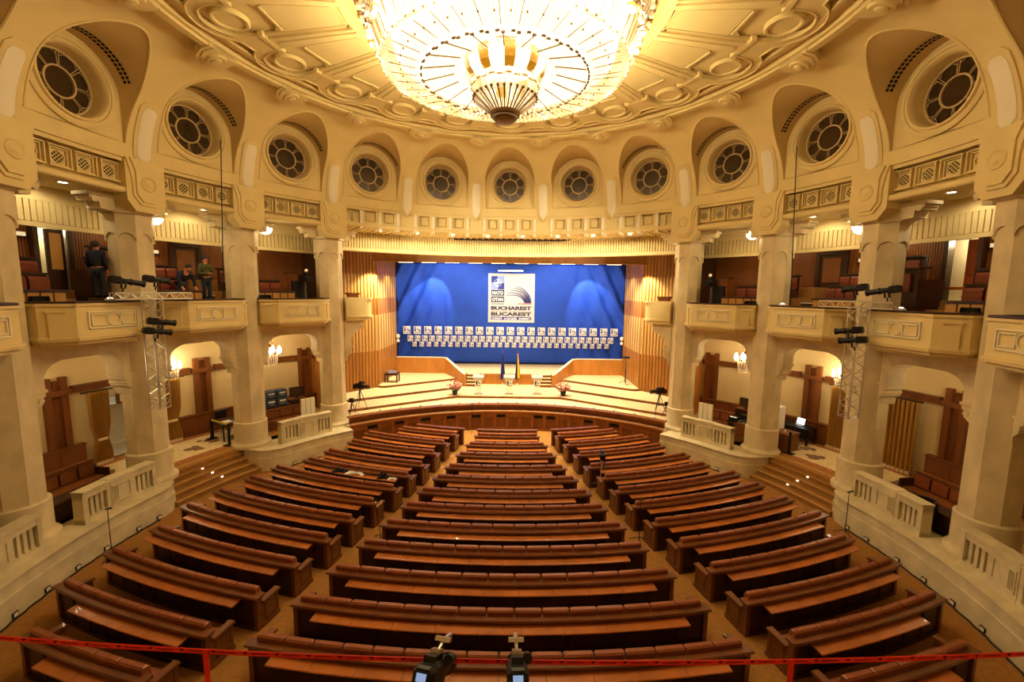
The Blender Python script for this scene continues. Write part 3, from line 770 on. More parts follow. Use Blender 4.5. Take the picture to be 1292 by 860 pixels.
# ------------------------------------------------------------------ lower gallery: back walls, pilasters, rails, curtains, rugs
for sg in (-1, 1):
    side = 'left' if sg < 0 else 'right'
    mb = MB()
    if sg < 0:
        mb.arc([(16.2, .9), (16.2, 5.9)], sg*2.2, sg*3.95, 40, closed=False)
        mb.arc([(16.2, 3.8), (16.2, 5.9)], sg*3.95, sg*4.28, 6, closed=False)
        mb.arc([(16.2, .9), (16.2, 5.9)], sg*4.28, sg*7.4, 40, closed=False)
    else: mb.arc([(16.2, .9), (16.2, 5.9)], sg*2.2, sg*7.4, 60, closed=False)
    struct('wall_%s' % side, mb, CREAM)
    mb = MB(); mb.arcbox(16.02, 16.2, .9, 1.84, sg*2.25, sg*3.82); mb.arcbox(15.98, 16.2, 1.78, 1.86, sg*2.25, sg*3.82); mb.arcbox(15.98, 16.2, .9, 1.02, sg*2.25, sg*3.82)
    for q in range(10): mb.arcbox(16.0, 16.05, 1.1, 1.72, sg*(2.3+.15*q), sg*(2.42+.15*q), 1)
    mb.arcbox(16.02, 16.2, .9, 1.84, sg*4.46, sg*7.3); mb.arcbox(15.98, 16.2, 1.78, 1.86, sg*4.46, sg*7.3)
    for q in range(12): mb.arcbox(16.0, 16.05, 1.05, 1.72, sg*(4.5+.15*q), sg*(4.62+.15*q), 1)
    struct('baseboard_%s' % side, mb, WOODM)
    for k in (2.56, 3.55, 4.6, 5.6):
        T = frame(sg*k, 16.2); mb = MB()
        for s in (-1, 1):
            mb.bx(s*.14 if s > 0 else -.34, .34 if s > 0 else -.14, -.16, 0, 1.5, 4.42, T)
        mb.bx(-.14, .14, -.05, 0, 1.5, 4.30, T); mb.bx(-.36, .36, -.18, 0, 1.3, 1.5, T); mb.bx(-.42, .42, -.2, 0, 3.76, 3.96, T)
        struct('trim_10', mb, WOODM)
    mb = MB()
    for a, b in ((2.62, 3.44), (3.66, 4.5), (4.70, 5.5), (2.2, 2.46)):
        mb.arcbox(16.06, 16.2, 3.78, 4.02, sg*a, sg*b); mb.arcbox(16.0, 16.2, 3.98, 4.04, sg*a, sg*b)
    struct('trim_11', mb, WOODM)
    # arch head motif above the rail
    mb = MB(); T = frame(sg*2.98, 16.18)
    for q in range(16):
        a, b = pi*q/16, pi*(q+1)/16; mb.tube((.55*cos(a), 0, 4.1+.75*sin(a)), (.55*cos(b), 0, 4.1+.75*sin(b)), .07, n=5, T=T)
    struct('trim_12', mb, WOODM)
    # runner carpet with floral medallions
    t = thing('runner_carpet', 'long cream floral runner carpet on the %s lower gallery floor' % side, 'carpet', pol(14.2, sg*4.2, .9), 'floral runner carpets in the galleries')
    mb = MB(); mb.arcbox(13.25, 15.7, .9, .912, sg*3.3, sg*6.4, 30); obj('field', mb, RUGC, t)
    mb = MB()
    for r0 in (13.2, 15.55): mb.arcbox(r0, r0+.22, .9, .916, sg*3.3, sg*6.4, 30)
    obj('border', mb, RUGR, t)
    mb = MB(); rr = random.Random(3)
    for q in range(14):
        kk = 3.45+q*.215; c = pol(14.45+(.3 if q % 2 else -.3), sg*kk, .915)
        for j in range(16):
            a = rr.random()*6.28; d = rr.random()*.42
            x, y, rad = c[0]+d*cos(a), c[1]+d*sin(a), .07+.09*rr.random()
            mb.prism([(x+rad*cos(2*pi*i/7), y+rad*sin(2*pi*i/7)) for i in range(7)], .912, .917+.0005*j)
        for j in range(6):
            for r0 in (13.31, 15.66):
                cc = pol(r0+.05*(j % 2), sg*(kk+j*.036), 0); mb.prism([(cc[0]+.05*cos(2*pi*i/6), cc[1]+.05*sin(2*pi*i/6)) for i in range(6)], .914, .919)
    obj('floral_pattern', mb, RUGD, t)['kind'] = 'stuff'
    # canopy beam of the doorway and curtains
def curtain(sg, k0, k1, waist, label, zt=3.72, zb=.93):
    t = thing('curtain', label, 'curtain', pol(15.85, sg*(k0+k1)/2, .93), 'gold curtains in the lower galleries')
    n = 44; rows = 22; vs = []; fs = []
    W = (k1-k0)*DK*15.85
    T = frame(sg*(k0+k1)/2, 15.85)
    for j in range(rows+1):
        z = zb+(zt-zb)*j/rows
        f = 1
        if waist:
            d = (z-(zb+.95))/(.55 if z > zb+.95 else .5); f = .62+.38*min(1, abs(d))**.8 if abs(d) < 1 else 1
            f *= .72+.10*min(1, max(0, (z-zb-.95)/1.8))
        for i in range(n+1):
            u = i/n-.5; vs.append((u*W*f, .10*sin(i*2*pi/4.0+.4*sin(i*1.7))*(1 if not waist else .8), z))
    for j in range(rows):
        for i in range(n): fs.append((j*(n+1)+i, j*(n+1)+i+1, (j+1)*(n+1)+i+1, (j+1)*(n+1)+i))
    mb = MB(); mb.add(vs, fs, T); o = obj('drape', mb, CURTAIN, t, smooth=True)
    sm = o.modifiers.new('thickness', 'SOLIDIFY'); sm.thickness = .015
    mb = MB(); ww = W*(.52 if waist else .98); mb.bx(-ww/2*(1 if not waist else .95)*(1.35 if waist else 1), ww/2*(1.3 if waist else 1), -.09, .09, zb-.02, zb+.10, T); obj('fringe', mb, CURTAINW, t)
    mb = MB(); mb.tube(T @ Vector((-W/2-.1, 0, zt+.02)), T @ Vector((W/2+.1, 0, zt+.02)), .03, n=8); obj('curtain_rod', mb, WOODD, t)
    if waist:
        mb = MB(); mb.bx(-W*.19, W*.19, -.1, .1, zb+.9, zb+1.0, T); obj('tie_band', mb, CURTAINW, t)
curtain(-1, 3.75, 3.97, True, 'gold curtain tied at the waist between the steps and the left truss column')
curtain(-1, 4.29, 4.46, True, 'gold curtain tied at the waist beside the white marble stairs')
curtain(1, 3.74, 4.02, False, 'gold curtain hanging straight beside the laptop desk on the right')
curtain(1, 4.05, 4.40, False, 'wide gold curtain hanging straight beyond the right truss column')
# marble stair seen through the left doorway
t = thing('marble_staircase', 'white marble stairs seen through the doorway behind the left curtain', 'staircase', pol(17.8, -4.15, .9))
mb = MB(); T = frame(-4.12, 0, .9)
for i in range(9): mb.bx(-2.2, 1.6, 17.4+.3*i, 20.4, .17*i, .17*(i+1), T)
obj('treads', mb, MARBLE, t)
mb = MB(); mb.bx(-2.3, 1.7, 17.2, 17.45, -.0, 1.9, T)
for i in range(6): mb.bx(-2.3, 1.7, 17.14, 17.22, .2+.3*i, .26+.3*i, T)
obj('side_wall', mb, MARBLE, t)
mb = MB(); mb.bx(-3.2, 2.6, 16.2, 21, -.02, 0, T); struct('floor', mb, MARBLE)
mb = MB(); mb.bx(-3.2, 2.6, 20.8, 21, 0, 5, T); mb.bx(-3.2, -3.1, 16.2, 21, 0, 5, T); mb.bx(2.6, 2.7, 16.2, 21, 0, 5, T); struct('wall_left', mb, CREAM)
mb = MB(); T = frame(-4.12, 16.6, .9); mb.bx(-.2, .55, 0, .1, 2.0, 3.0, T); mb.bx(-.12, .47, -.03, .02, 2.08, 2.92, T, mi=1)
o = obj('doorway_panel', mb, [WOODM, PLASTER_W]); tag(o, 'wood framed panel hanging over the marble stairs behind the left curtain', 'panel')
# ceilings of the lower galleries are the undersides of the upper floors; upper gallery back walls
for sg in (-1, 1):
    side = 'left' if sg < 0 else 'right'
    mb = MB()
    mb.arc([(16.2, 6.5), (16.2, 10.6)], sg*2.42, sg*4.44, 40, closed=False)
    mb.arc([(16.2, 6.5), (16.2, 10.6)], sg*4.62, sg*7.4, 40, closed=False)
    mb.arc([(16.2, 9.62), (16.2, 10.6)], sg*4.44, sg*4.62, 2, closed=False)
    q = 2.45
    while q < 7.2:
        if not (4.43 < q < 4.62): mb.arcbox(16.175, 16.21, 6.5, 10.4, sg*q, sg*(q+.014), 1)
        q += .018
    struct('wall_%s' % side, mb, WOODM if 1 else WOODD)
    mb = MB(); mb.arcbox(14.5, 16.2, 10.5, 10.55, sg*2.42, sg*7.3); struct('ceiling', mb, WOODD)
    # side partition closing the gallery towards the stage
    mb = MB(); T = frame(sg*2.52, 0); mb.bx(-.06, .06, 13.6, 16.2, 6.5, 10.5, T); struct('wall_%s' % side, mb, WOODD)
    mb = MB(); T = frame(sg*2.44, 0); mb.bx(-.06, .06, 13.6, 16.3, .9, 6.4, T); struct('wall_%s' % side, mb, WOODL)
# ------------------------------------------------------------------ upper gallery seating
ROWS_U = [(13.75, 8.02), (14.55, 8.5), (15.35, 8.97)]
def tiers(k0, k1, sg, rows):
    mb = MB(); 
    for i in range(rows): 
        r, zt = ROWS_U[i]; mb.arcbox(r-.42, r+.38 if i < rows-1 else 16.1, 6.5, zt-1.0, sg*k0, sg*k1)
    struct('floor', mb, CARPET)
def gallery_desk(k0, k1, sg, label, n):
    t = thing('gallery_desk', label, 'desk', pol(13.0, sg*(k0+k1)/2, 6.5), 'front desks of the upper galleries')
    mb = MB(); mb.arcbox(12.95, 13.0, 6.5, 7.46, sg*k0, sg*k1); mb.arcbox(13.0, 13.06, 6.5, 7.46, sg*k0, sg*(k0+.02), 1); mb.arcbox(13.0, 13.3, 6.5, 7.46, sg*(k1-.02), sg*k1, 1); obj('carcass', mb, WOODD, t)
    mb = MB(); mb.arcbox(12.88, 13.32, 7.46, 7.53, sg*k0, sg*k1); obj('desk_top', mb, WOODD, t)
    for i in range(n):
        a = k0+(k1-k0)*i/n; b = k0+(k1-k0)*(i+1)/n
        mb = MB(); mb.arcbox(12.925, 12.955, 6.6, 7.44, sg*(a+.006), sg*(b-.006), 2); obj('front_panel', mb, TAN, t)
def gallery_bench(k0, k1, sg, i, label, n):
    r, zt = ROWS_U[i]; zf = zt-1.0
    t = thing('gallery_bench', label, 'bench', pol(r, sg*(k0+k1)/2, zf), 'red leather benches of the upper galleries')
    mb = MB(); mb.arcbox(r+.06, r+.16, zf, zt-.06, sg*k0, sg*k1); mb.arcbox(r-.36, r+.1, zf, zf+.36, sg*k0, sg*k1); obj('carcass', mb, WOODD, t)
    mb = MB(); mb.arcbox(r-.02, r+.36, zt-.06, zt, sg*k0, sg*k1); obj('ledge', mb, WOODD, t)
    for q in range(n):
        a = k0+(k1-k0)*(q+.06)/n; b = k0+(k1-k0)*(q+.94)/n
        mb = MB(); mb.arc([(r-.06, zf+.42), (r+.06, zf+.42), (r+.06, zt-.12), (r-.02, zt-.12), (r-.07, zt-.2)], sg*a, sg*b, 2); mb.arc([(r-.09, zf+.60), (r-.0, zf+.60), (r-.0, zf+.64), (r-.09, zf+.64)], sg*a, sg*b, 2); obj('back_cushion', mb, LEATHER, t)
        mb = MB(); mb.arc([(r-.42, zf+.36), (r-.06, zf+.36), (r-.06, zf+.45), (r-.38, zf+.45), (r-.43, zf+.42)], sg*a, sg*b, 2); obj('seat_cushion', mb, LEATHER, t)
for sg in (-1, 1):
    S = 'left' if sg < 0 else 'right'
    nm = {3: 'in the %s gallery bay next to the stage' % S, 4: 'in the middle %s gallery bay above the steps' % S, 5: 'in the %s gallery bay with the doorway' % S}
    # bay by the stage
    tiers(2.95, 3.62, sg, 3)
    gallery_desk(2.90, 3.33, sg, 'front desk with tan panels %s' % nm[3], 5)
    gallery_bench(2.98, 3.44, sg, 0, 'red leather bench, lower row %s' % nm[3], 4)
    gallery_bench(3.12, 3.5, sg, 1, 'red leather bench, upper row %s' % nm[3], 3)
    # middle bay
    tiers(3.88, 4.23, sg, 3)
    gallery_desk(3.88, 4.33, sg, 'front desk with tan panels %s' % nm[4], 6)
    gallery_bench(3.88, 4.22, sg, 0, 'red leather bench, lowest row %s' % nm[4], 4)
    gallery_bench(3.88, 4.22, sg, 1, 'red leather bench, middle row %s' % nm[4], 4)
    gallery_bench(3.92, 4.20, sg, 2, 'red leather bench, highest row %s' % nm[4], 3)
    t = thing('gallery_steps', 'light edged gallery steps beside the desk %s' % nm[4], 'steps', pol(13.4, sg*3.76, 6.5), 'light edged steps of the upper galleries')
    mb = MB()
    for i in range(4): mb.arcbox(12.98+.28*i, 14.4, 6.5+.2*i, 6.5+.2*(i+1), sg*3.64, sg*3.86, 2)
    obj('treads', mb, WOODD, t)
    mb = MB()
    for i in range(4): mb.arcbox(12.95+.28*i, 13.02+.28*i, 6.5+.2*(i+1)-.01, 6.5+.2*(i+1)+.02, sg*3.64, sg*3.86, 2)
    obj('nosing', mb, PLASTER_W, t)
    # door bay
    tiers(4.94, 5.7, sg, 3); 
    mb = MB(); mb.arcbox(15.0, 16.2, 6.5, 7.5, sg*4.4, sg*4.95, 4); mb.arcbox(14.2, 15.0, 6.5, 7.2, sg*4.6, sg*4.95, 4); mb.arcbox(13.4, 14.2, 6.5, 6.9, sg*4.7, sg*4.95, 4); struct('floor', mb, CARPET)
    gallery_desk(4.98, 5.33, sg, 'front desk with tan panels %s' % nm[5], 4)
    gallery_bench(4.92, 5.5, sg, 0, 'red leather bench, lowest row %s' % nm[5], 4)
    gallery_bench(4.84, 5.5, sg, 1, 'red leather bench, middle row %s' % nm[5], 4)
    gallery_bench(4.86, 5.4, sg, 2, 'red leather bench, highest row %s' % nm[5], 3)
    # second bank beyond the aisle
    mb = MB(); mb.arcbox(13.6, 15.9, 6.5, 7.3, sg*4.25, sg*4.56); mb.arcbox(14.4, 15.9, 7.3, 7.9, sg*4.2, sg*4.44); struct('floor', mb, WOODD)
    t = thing('gallery_bench', 'dark bench end beyond the aisle %s' % nm[5], 'bench', pol(14.4, sg*4.45, 7.3), 'red leather benches of the upper galleries')
    mb = MB(); mb.arcbox(14.1, 14.2, 7.3, 8.55, sg*4.3, sg*4.56); mb.arcbox(14.0, 15.1, 7.3, 8.2, sg*4.545, sg*4.565, 1); mb.arcbox(15.0, 15.1, 7.9, 9.0, sg*4.28, sg*4.44); obj('carcass', mb, WOODD, t)
    mb = MB(); mb.arcbox(14.0, 14.5, 8.55, 8.62, sg*4.28, sg*4.57); mb.arcbox(14.8, 15.2, 9.0, 9.06, sg*4.28, sg*4.45); obj('ledge', mb, WOODD, t)
    mb = MB(); mb.arcbox(14.02, 14.1, 7.8, 8.4, sg*4.38, sg*4.5); obj('back_cushion', mb, LEATHER, t)
    mb = MB(); mb.arcbox(14.92, 15.0, 8.4, 8.9, sg*4.32, sg*4.41); obj('back_cushion', mb, LEATHER, t)
    # doors and signs
    d = bpy.data.objects.new('door_%d' % (1 if sg < 0 else 2), None); COL.objects.link(d); d['kind'] = 'structure'; d.location = pol(16.2, sg*4.53, 7.5)
    mb = MB()
    for a, b in ((4.415, 4.445), (4.615, 4.645)): mb.arcbox(15.95, 16.25, 7.4, 9.75, sg*a, sg*b, 1)
    mb.arcbox(15.95, 16.25, 9.62, 9.8, sg*4.415, sg*4.645, 2); obj('door_frame', mb, WOODD, d)
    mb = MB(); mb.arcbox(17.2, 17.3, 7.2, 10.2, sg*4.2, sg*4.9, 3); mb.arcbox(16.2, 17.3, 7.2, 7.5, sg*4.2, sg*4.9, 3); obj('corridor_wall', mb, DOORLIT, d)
    if sg > 0:
        T = frame(sg*4.53, 16.15); mb = MB(); mb.box((.05, .2, 8.55), (.27, .05, 2.1), T); mb.bx(-.5, .5, -.02, .04, 7.88, 7.98, T); obj('door_leaf', mb, DOORRED, d)
        mb = MB(); mb.tube(T @ Vector((.1, .1, 8.4)), T @ Vector((.1, .02, 8.4)), .03); obj('door_handle', mb, GOLD, d)
    else:
        T = frame(sg*4.53, 16.12); mb = MB(); mb.bx(-.16, .36, -.05, .02, 7.5, 9.58, T); obj('door_leaf', mb, WOODD, d)
        mb = MB(); mb.bx(-.06, .27, -.07, -.04, 8.2, 9.45, T); obj('door_panel', mb, TAN, d)
    d2 = bpy.data.objects.new('door_%d' % (3 if sg < 0 else 4), None); COL.objects.link(d2); d2['kind'] = 'structure'; d2.location = pol(16.1, sg*3.62, 7.3)
    T = frame(sg*3.62, 16.12); mb = MB()
    for s in (-1, 1): mb.bx(s*.55-.07, s*.55+.07, -.1, .05, 7.2, 9.5, T)
    mb.bx(-.62, .62, -.1, .05, 9.4, 9.55, T); obj('door_frame', mb, WOODD, d2)
    mb = MB(); mb.bx(-.48, .48, -.05, .03, 7.2, 9.4, T); obj('door_leaf', mb, WOODD, d2)
    mb = MB(); mb.bx(-.34, .34, -.065, -.04, 8.2, 9.25, T); obj('door_panel', mb, RISER, d2)
    for kk, zz, wh in ((4.70, 9.32, nm[5]), (3.86, 9.1, nm[4])):
        t = thing('exit_sign', 'small lit sign on the wall %s' % wh, 'sign', pol(16.1, sg*kk, zz), 'lit signs of the upper galleries')
        T = frame(sg*kk, 16.1); mb = MB(); mb.bx(-.17, .17, -.03, .03, zz-.08, zz+.08, T); obj('housing', mb, WOODD, t)
        mb = MB(); mb.bx(-.155, .155, -.04, -.03, zz-.065, zz+.065, T); obj('face', mb, SIGN, t)
    # rounded black chair at the front of the galleries
    for kk, wh in ((5.33, nm[5]), (3.35, nm[3])):
        T = frame(sg*(kk-.04), 12.32, 6.5)
        t = thing('chair', 'black rounded chair at the desk end %s' % wh, 'chair', pol(12.32, sg*(kk-.04), 6.5), 'black chairs in the upper galleries')
        mb = MB(); mb.lathe([(.26, .45), (.27, .7), (.24, .86), (.21, .86), (.23, .7), (.22, .45)], 14, T, a0=.2, a1=pi-.2); obj('backrest', mb, BLACK, t, smooth=True)
        mb = MB(); mb.lathe([(0, .40), (.25, .40), (.27, .45), (.25, .5), (0, .5)], 16, T); obj('seat', mb, BLACK, t, smooth=True)
        for q in range(4):
            a = pi/4+pi/2*q; mb = MB(); mb.tube(T @ Vector((.18*cos(a), .18*sin(a), .42)), T @ Vector((.22*cos(a), .22*sin(a), 0)), .018); obj('leg', mb, GREYM, t)
    # recessed lamp on the balcony deck rails
    # dark wood box / camera stand in the bay next to the stage
    t = thing('cabinet', 'tall brown wood cabinet at the stage end of the %s upper gallery' % S, 'cabinet', pol(13.5, sg*2.86, 6.5), None)
    mb = MB(); mb.arcbox(13.3, 13.9, 6.5, 8.35, sg*2.83, sg*2.92, 2); obj('body', mb, WOODM, t)
    mb = MB(); mb.arcbox(13.26, 13.94, 8.35, 8.4, sg*2.825, sg*2.925, 2); obj('top', mb, WOODD, t)
    t = thing('video_camera', 'broadcast camera on a pedestal in the %s upper gallery next to the stage' % S, 'video camera', pol(12.6, sg*2.80, 6.5), 'broadcast cameras')
    T = frame(sg*2.80, 12.75, 6.5); s = -sg
    mb = MB(); mb.box((0, 0, 1.62), (.3, .5, .3), T); mb.box((s*.05, .25, 1.6), (.22, .3, .24), T); mb.box((0, -.1, 1.83), (.1, .3, .08), T); obj('body', mb, BLACK, t)
    mb = MB(); mb.tube(T @ Vector((0, -.25, 1.64)), T @ Vector((0, -.55, 1.6)), .10, .12, 14); obj('lens', mb, BLACK, t, smooth=True)
    mb = MB(); mb.tube(T @ Vector((0, -.2, 1.9)), T @ Vector((-s*.12, -.5, 1.98)), .07, n=10); obj('viewfinder', mb, ALU, t)
    mb = MB(); mb.tube(T @ Vector((0, 0, 0)), T @ Vector((0, 0, 1.48)), .09, .06, 12); mb.lathe([(0, 0), (.3, 0), (.3, .08), (.1, .14), (0, .14)], 14, T); obj('pedestal', mb, GREYM, t)
    mb = MB(); mb.box((-s*.1, .5, .75), (.6, .35, 1.5), T); o = obj('equipment_rack', mb, BLACK); tag(o, 'black equipment box behind the broadcast camera in the %s upper gallery' % S, 'box')
# ------------------------------------------------------------------ lamps
def globe(k, r, z, label):
    t = thing('globe_lamp', label, 'lamp', pol(r, k, z), 'globe lamps under the gallery soffits')
    T = frame(k, r, z)
    mb = MB(); mb.ball((0, 0, -.04), .25, 16, 10, T); obj('globe', mb, BULB, t, smooth=True)
    mb = MB(); mb.lathe([(0, .44), (.17, .44), (.17, .36), (.10, .33), (.11, .2), (.14, .17), (0, .15)], 14, T); obj('ceiling_mount', mb, CRYSTAL, t, smooth=True)
globe(-3.22, 12.75, 10.25, 'round glowing globe lamp in the left gallery bay next to the stage')
globe(3.23, 12.75, 10.27, 'round glowing globe lamp in the right gallery bay next to the stage')
globe(-4.29, 12.75, 10.08, 'glowing globe lamp half hidden behind the bracket of the left truss column')
globe(4.29, 12.75, 10.05, 'glowing globe lamp half hidden behind the bracket of the right truss column')
def downlight(k, r, z, label, group):
    t = thing('downlight', label, 'lamp', pol(r, k, z), group); T = frame(k, r, z)
    mb = MB(); mb.lathe([(.10, .03), (.10, -.02), (.14, -.03), (.16, 0), (.16, .03)], 16, T); obj('trim_ring', mb, PLASTER_W, t)
    mb = MB(); mb.lathe([(0, -.012), (.10, -.012)], 14, T); obj('lens', mb, SPOTE, t)
for i, k in enumerate((-1.85, -1.34, -.83, -.32, .195, .705, 1.215, 1.73)):
    downlight(k, 12.5, 10.63, 'small bright downlight in the soffit over the stage, %s' % nth(i, 8), 'downlights over the stage')
downlight(-4.90, 13.05, 10.67, 'small downlight under the left gallery soffit in the bay with the door', 'downlights under the gallery soffits')
downlight(-3.79, 13.05, 10.67, 'small downlight under the left gallery soffit above the two men', 'downlights under the gallery soffits')
downlight(4.90, 13.05, 10.67, 'small downlight under the right gallery soffit in the bay with the door', 'downlights under the gallery soffits')
downlight(3.79, 13.05, 10.67, 'small downlight under the right gallery soffit above the steps', 'downlights under the gallery soffits')
for k, z, l in ((-4.93, 7.235, 'left'), (4.93, 7.235, 'right'), (3.78, 7.235, 'middle right')):
    t = thing('desk_lamp', 'small white rail lamp on the %s balcony' % l, 'lamp', pol(11.75, k, z), None); T = frame(k, 11.75, z)
    mb = MB(); mb.lathe([(0, 0), (.13, 0), (.13, .02), (.09, .05), (0, .06)], 14, T); obj('cover', mb, PRINTW, t, smooth=True)
    mb = MB(); mb.lathe([(0, .055), (.07, .055), (.05, .08), (0, .085)], 12, T); obj('lens', mb, FOOTL, t)
def sconce(k, r, z, label, sc=1, hang=False):
    t = thing('crystal_sconce', label, 'lamp', pol(r, k, z), 'crystal lamps of the lower galleries'); T = frame(k, r, z)
    mb = MB(); mb.lathe([(0, .18), (.06, .18), (.05, -.1), (.1, -.2), (0, -.3)], 10, T)
    for q in range(6):
        a = 2*pi*q/6; mb.path([T @ Vector((.04*cos(a), .04*sin(a), -.15)), T @ Vector((.2*sc*cos(a), .2*sc*sin(a), -.2)), T @ Vector((.24*sc*cos(a), .24*sc*sin(a), -.02))], .015, 5)
    if hang: mb.tube(T @ Vector((0, 0, .1)), T @ Vector((0, 0, 5.86-z)), .015, n=6)
    else: mb.bx(-.08, .08, -.02, 16.2-r, -.15, .15, T)
    obj('arms', mb, GOLD, t, smooth=True)
    for q in range(6):
        a = 2*pi*q/6; mb = MB(); c = (.24*sc*cos(a), .24*sc*sin(a), .12)
        mb.lathe([(0, -.14), (.045*sc, -.12), (.06*sc, .0), (.035*sc, .12), (0, .22)], 8, T @ Matrix.Translation(c)); obj('candle_bulb', mb, BULB, t, smooth=True)
    mb = MB()
    for q in range(14):
        a = 2*pi*q/14; mb.tube(T @ Vector((.17*sc*cos(a), .17*sc*sin(a), -.1)), T @ Vector((.12*sc*cos(a), .12*sc*sin(a), -.42*sc)), .018, .006, 5)
    obj('crystal_drops', mb, CRYSTAL, t)
sconce(-3.81, 15.8, 4.15, 'crystal candle lamp on the wall beyond the left steps')
sconce(3.80, 15.8, 4.15, 'crystal candle lamp on the wall beyond the right steps')
sconce(-3.02, 14.6, 4.5, 'large glowing crystal lamp in the arch next to the left end of the stage', 1.5, True)
sconce(3.02, 14.6, 4.45, 'large glowing crystal lamp in the arch next to the right end of the stage', 1.5, True)
sconce(-5.0, 14.6, 4.6, 'crystal lamp in the arch of the left door bay', 1.0, True)
sconce(5.0, 14.6, 4.6, 'crystal lamp in the arch of the right door bay', 1.0, True)
# ------------------------------------------------------------------ lighting trusses and profile spotlights
def box_truss(mb, a, b, w, T, n):
    a = Vector(a); b = Vector(b); d = (b-a).normalized()
    u = Vector((0, 1, 0)) if abs(d.y) < .9 else Vector((1, 0, 0)); v = d.cross(u)
    cs = [(u*sx+v*sy)*(w/2) for sx, sy in ((-1, -1), (1, -1), (1, 1), (-1, 1))]
    for c in cs: mb.tube(T @ (a+c), T @ (b+c), .022, n=6)
    for i in range(n):
        p = a+(b-a)*(i/n); q = a+(b-a)*((i+1)/n)
        for j in range(4):
            c0, c1 = cs[j], cs[(j+1) % 4]
            if i % 2: c0, c1 = c1, c0
            mb.tube(T @ (p+c0), T @ (q+c1), .012, n=5)
    for e in (a, b):
        for j in range(4): mb.tube(T @ (e+cs[j]), T @ (e+cs[(j+1) % 4]), .014, n=5)
def spotlight(T, label, L=.85):
    t = thing('profile_spotlight', label, 'spotlight', tuple(T.translation), 'black profile spotlights on the trusses')
    mb = MB(); mb.tube((-.1, 0, 0), (L*.62, 0, 0), .075, .085, 14, T); mb.tube((L*.60, 0, 0), (L*.66, 0, 0), .105, .105, 14, T); mb.tube((L*.2, 0, 0), (L*.24, 0, 0), .10, .10, 14, T); obj('barrel', mb, BLACK, t, smooth=True)
    mb = MB(); mb.rbox((-.20, 0, 0), (.28, .21, .19), .04, T)
    for q in range(5): mb.box((-.29+.045*q, 0, .0), (.016, .23, .21), T)
    obj('lamp_house', mb, BLACK, t)
    mb = MB()
    for s in (-1, 1): mb.box((0, s*.13, -.09), (.05, .015, .24), T)
    mb.box((0, 0, -.21), (.05, .28, .015), T); mb.tube((0, 0, -.21), (0, 0, -.32), .02, n=6, T=T); obj('yoke', mb, BLACK, t)
    mb = MB(); mb.tube((L*.66, 0, 0), (L*.665, 0, 0), .085, n=14, T=T); obj('lens', mb, GLASSD, t)
for sg in (-1, 1):
    S = 'left' if sg < 0 else 'right'
    T = frame(sg*4.73, 11.1)
    t = thing('lighting_truss', 'aluminium T shaped lighting truss fixed in front of the %s column' % S, 'truss', pol(11.1, sg*4.73, 3.8), 'aluminium lighting trusses')
    mb = MB(); box_truss(mb, (0, 0, 3.80), (0, 0, 7.26), .36, T, 15); obj('tower', mb, ALU, t)
    mb = MB(); box_truss(mb, (-1.25-sg*.12, 0, 7.36), (1.2-sg*.12, 0, 7.36), .19, T, 12); obj('cross_bar', mb, ALU, t)
    for z in (4.6, 7.0):
        mb = MB(); mb.tube(T @ Vector((0, .18, z)), pol(12.15, sg*4.5, z), .03); obj('clamp', mb, ALU, t)
    for i, (k, r, z, L, lab) in enumerate(((4.68, 11.05, 7.86, .50, 'nearer to the column'), (4.97, 11.1, 7.80, .74, 'at the outer end'), (4.73, 10.84, 6.56, .58, 'upper of the pair'), (4.78, 10.84, 6.28, .58, 'lower of the pair'))):
        where = ('on the cross bar of the %s truss, %s' % (S, lab)) if i < 2 else ('on the tower of the %s truss, %s' % (S, lab))
        M = frame(sg*k, r, z) @ Matrix.Rotation(-.40 if sg < 0 else pi+.40, 4, 'Z') @ Matrix.Rotation(.16, 4, 'Y')
        spotlight(M, 'black profile spotlight %s' % where, L)
    mb = MB(); mb.tube((sg*10.82, 4.7, 7.25), (sg*10.70, 4.95, 13.1), .018, n=6); o = obj('hoist_cable', mb, CABLE); tag(o, 'thin black cable hanging from the dome down to the %s balcony' % S, 'cable', 'thin black cables from the dome')
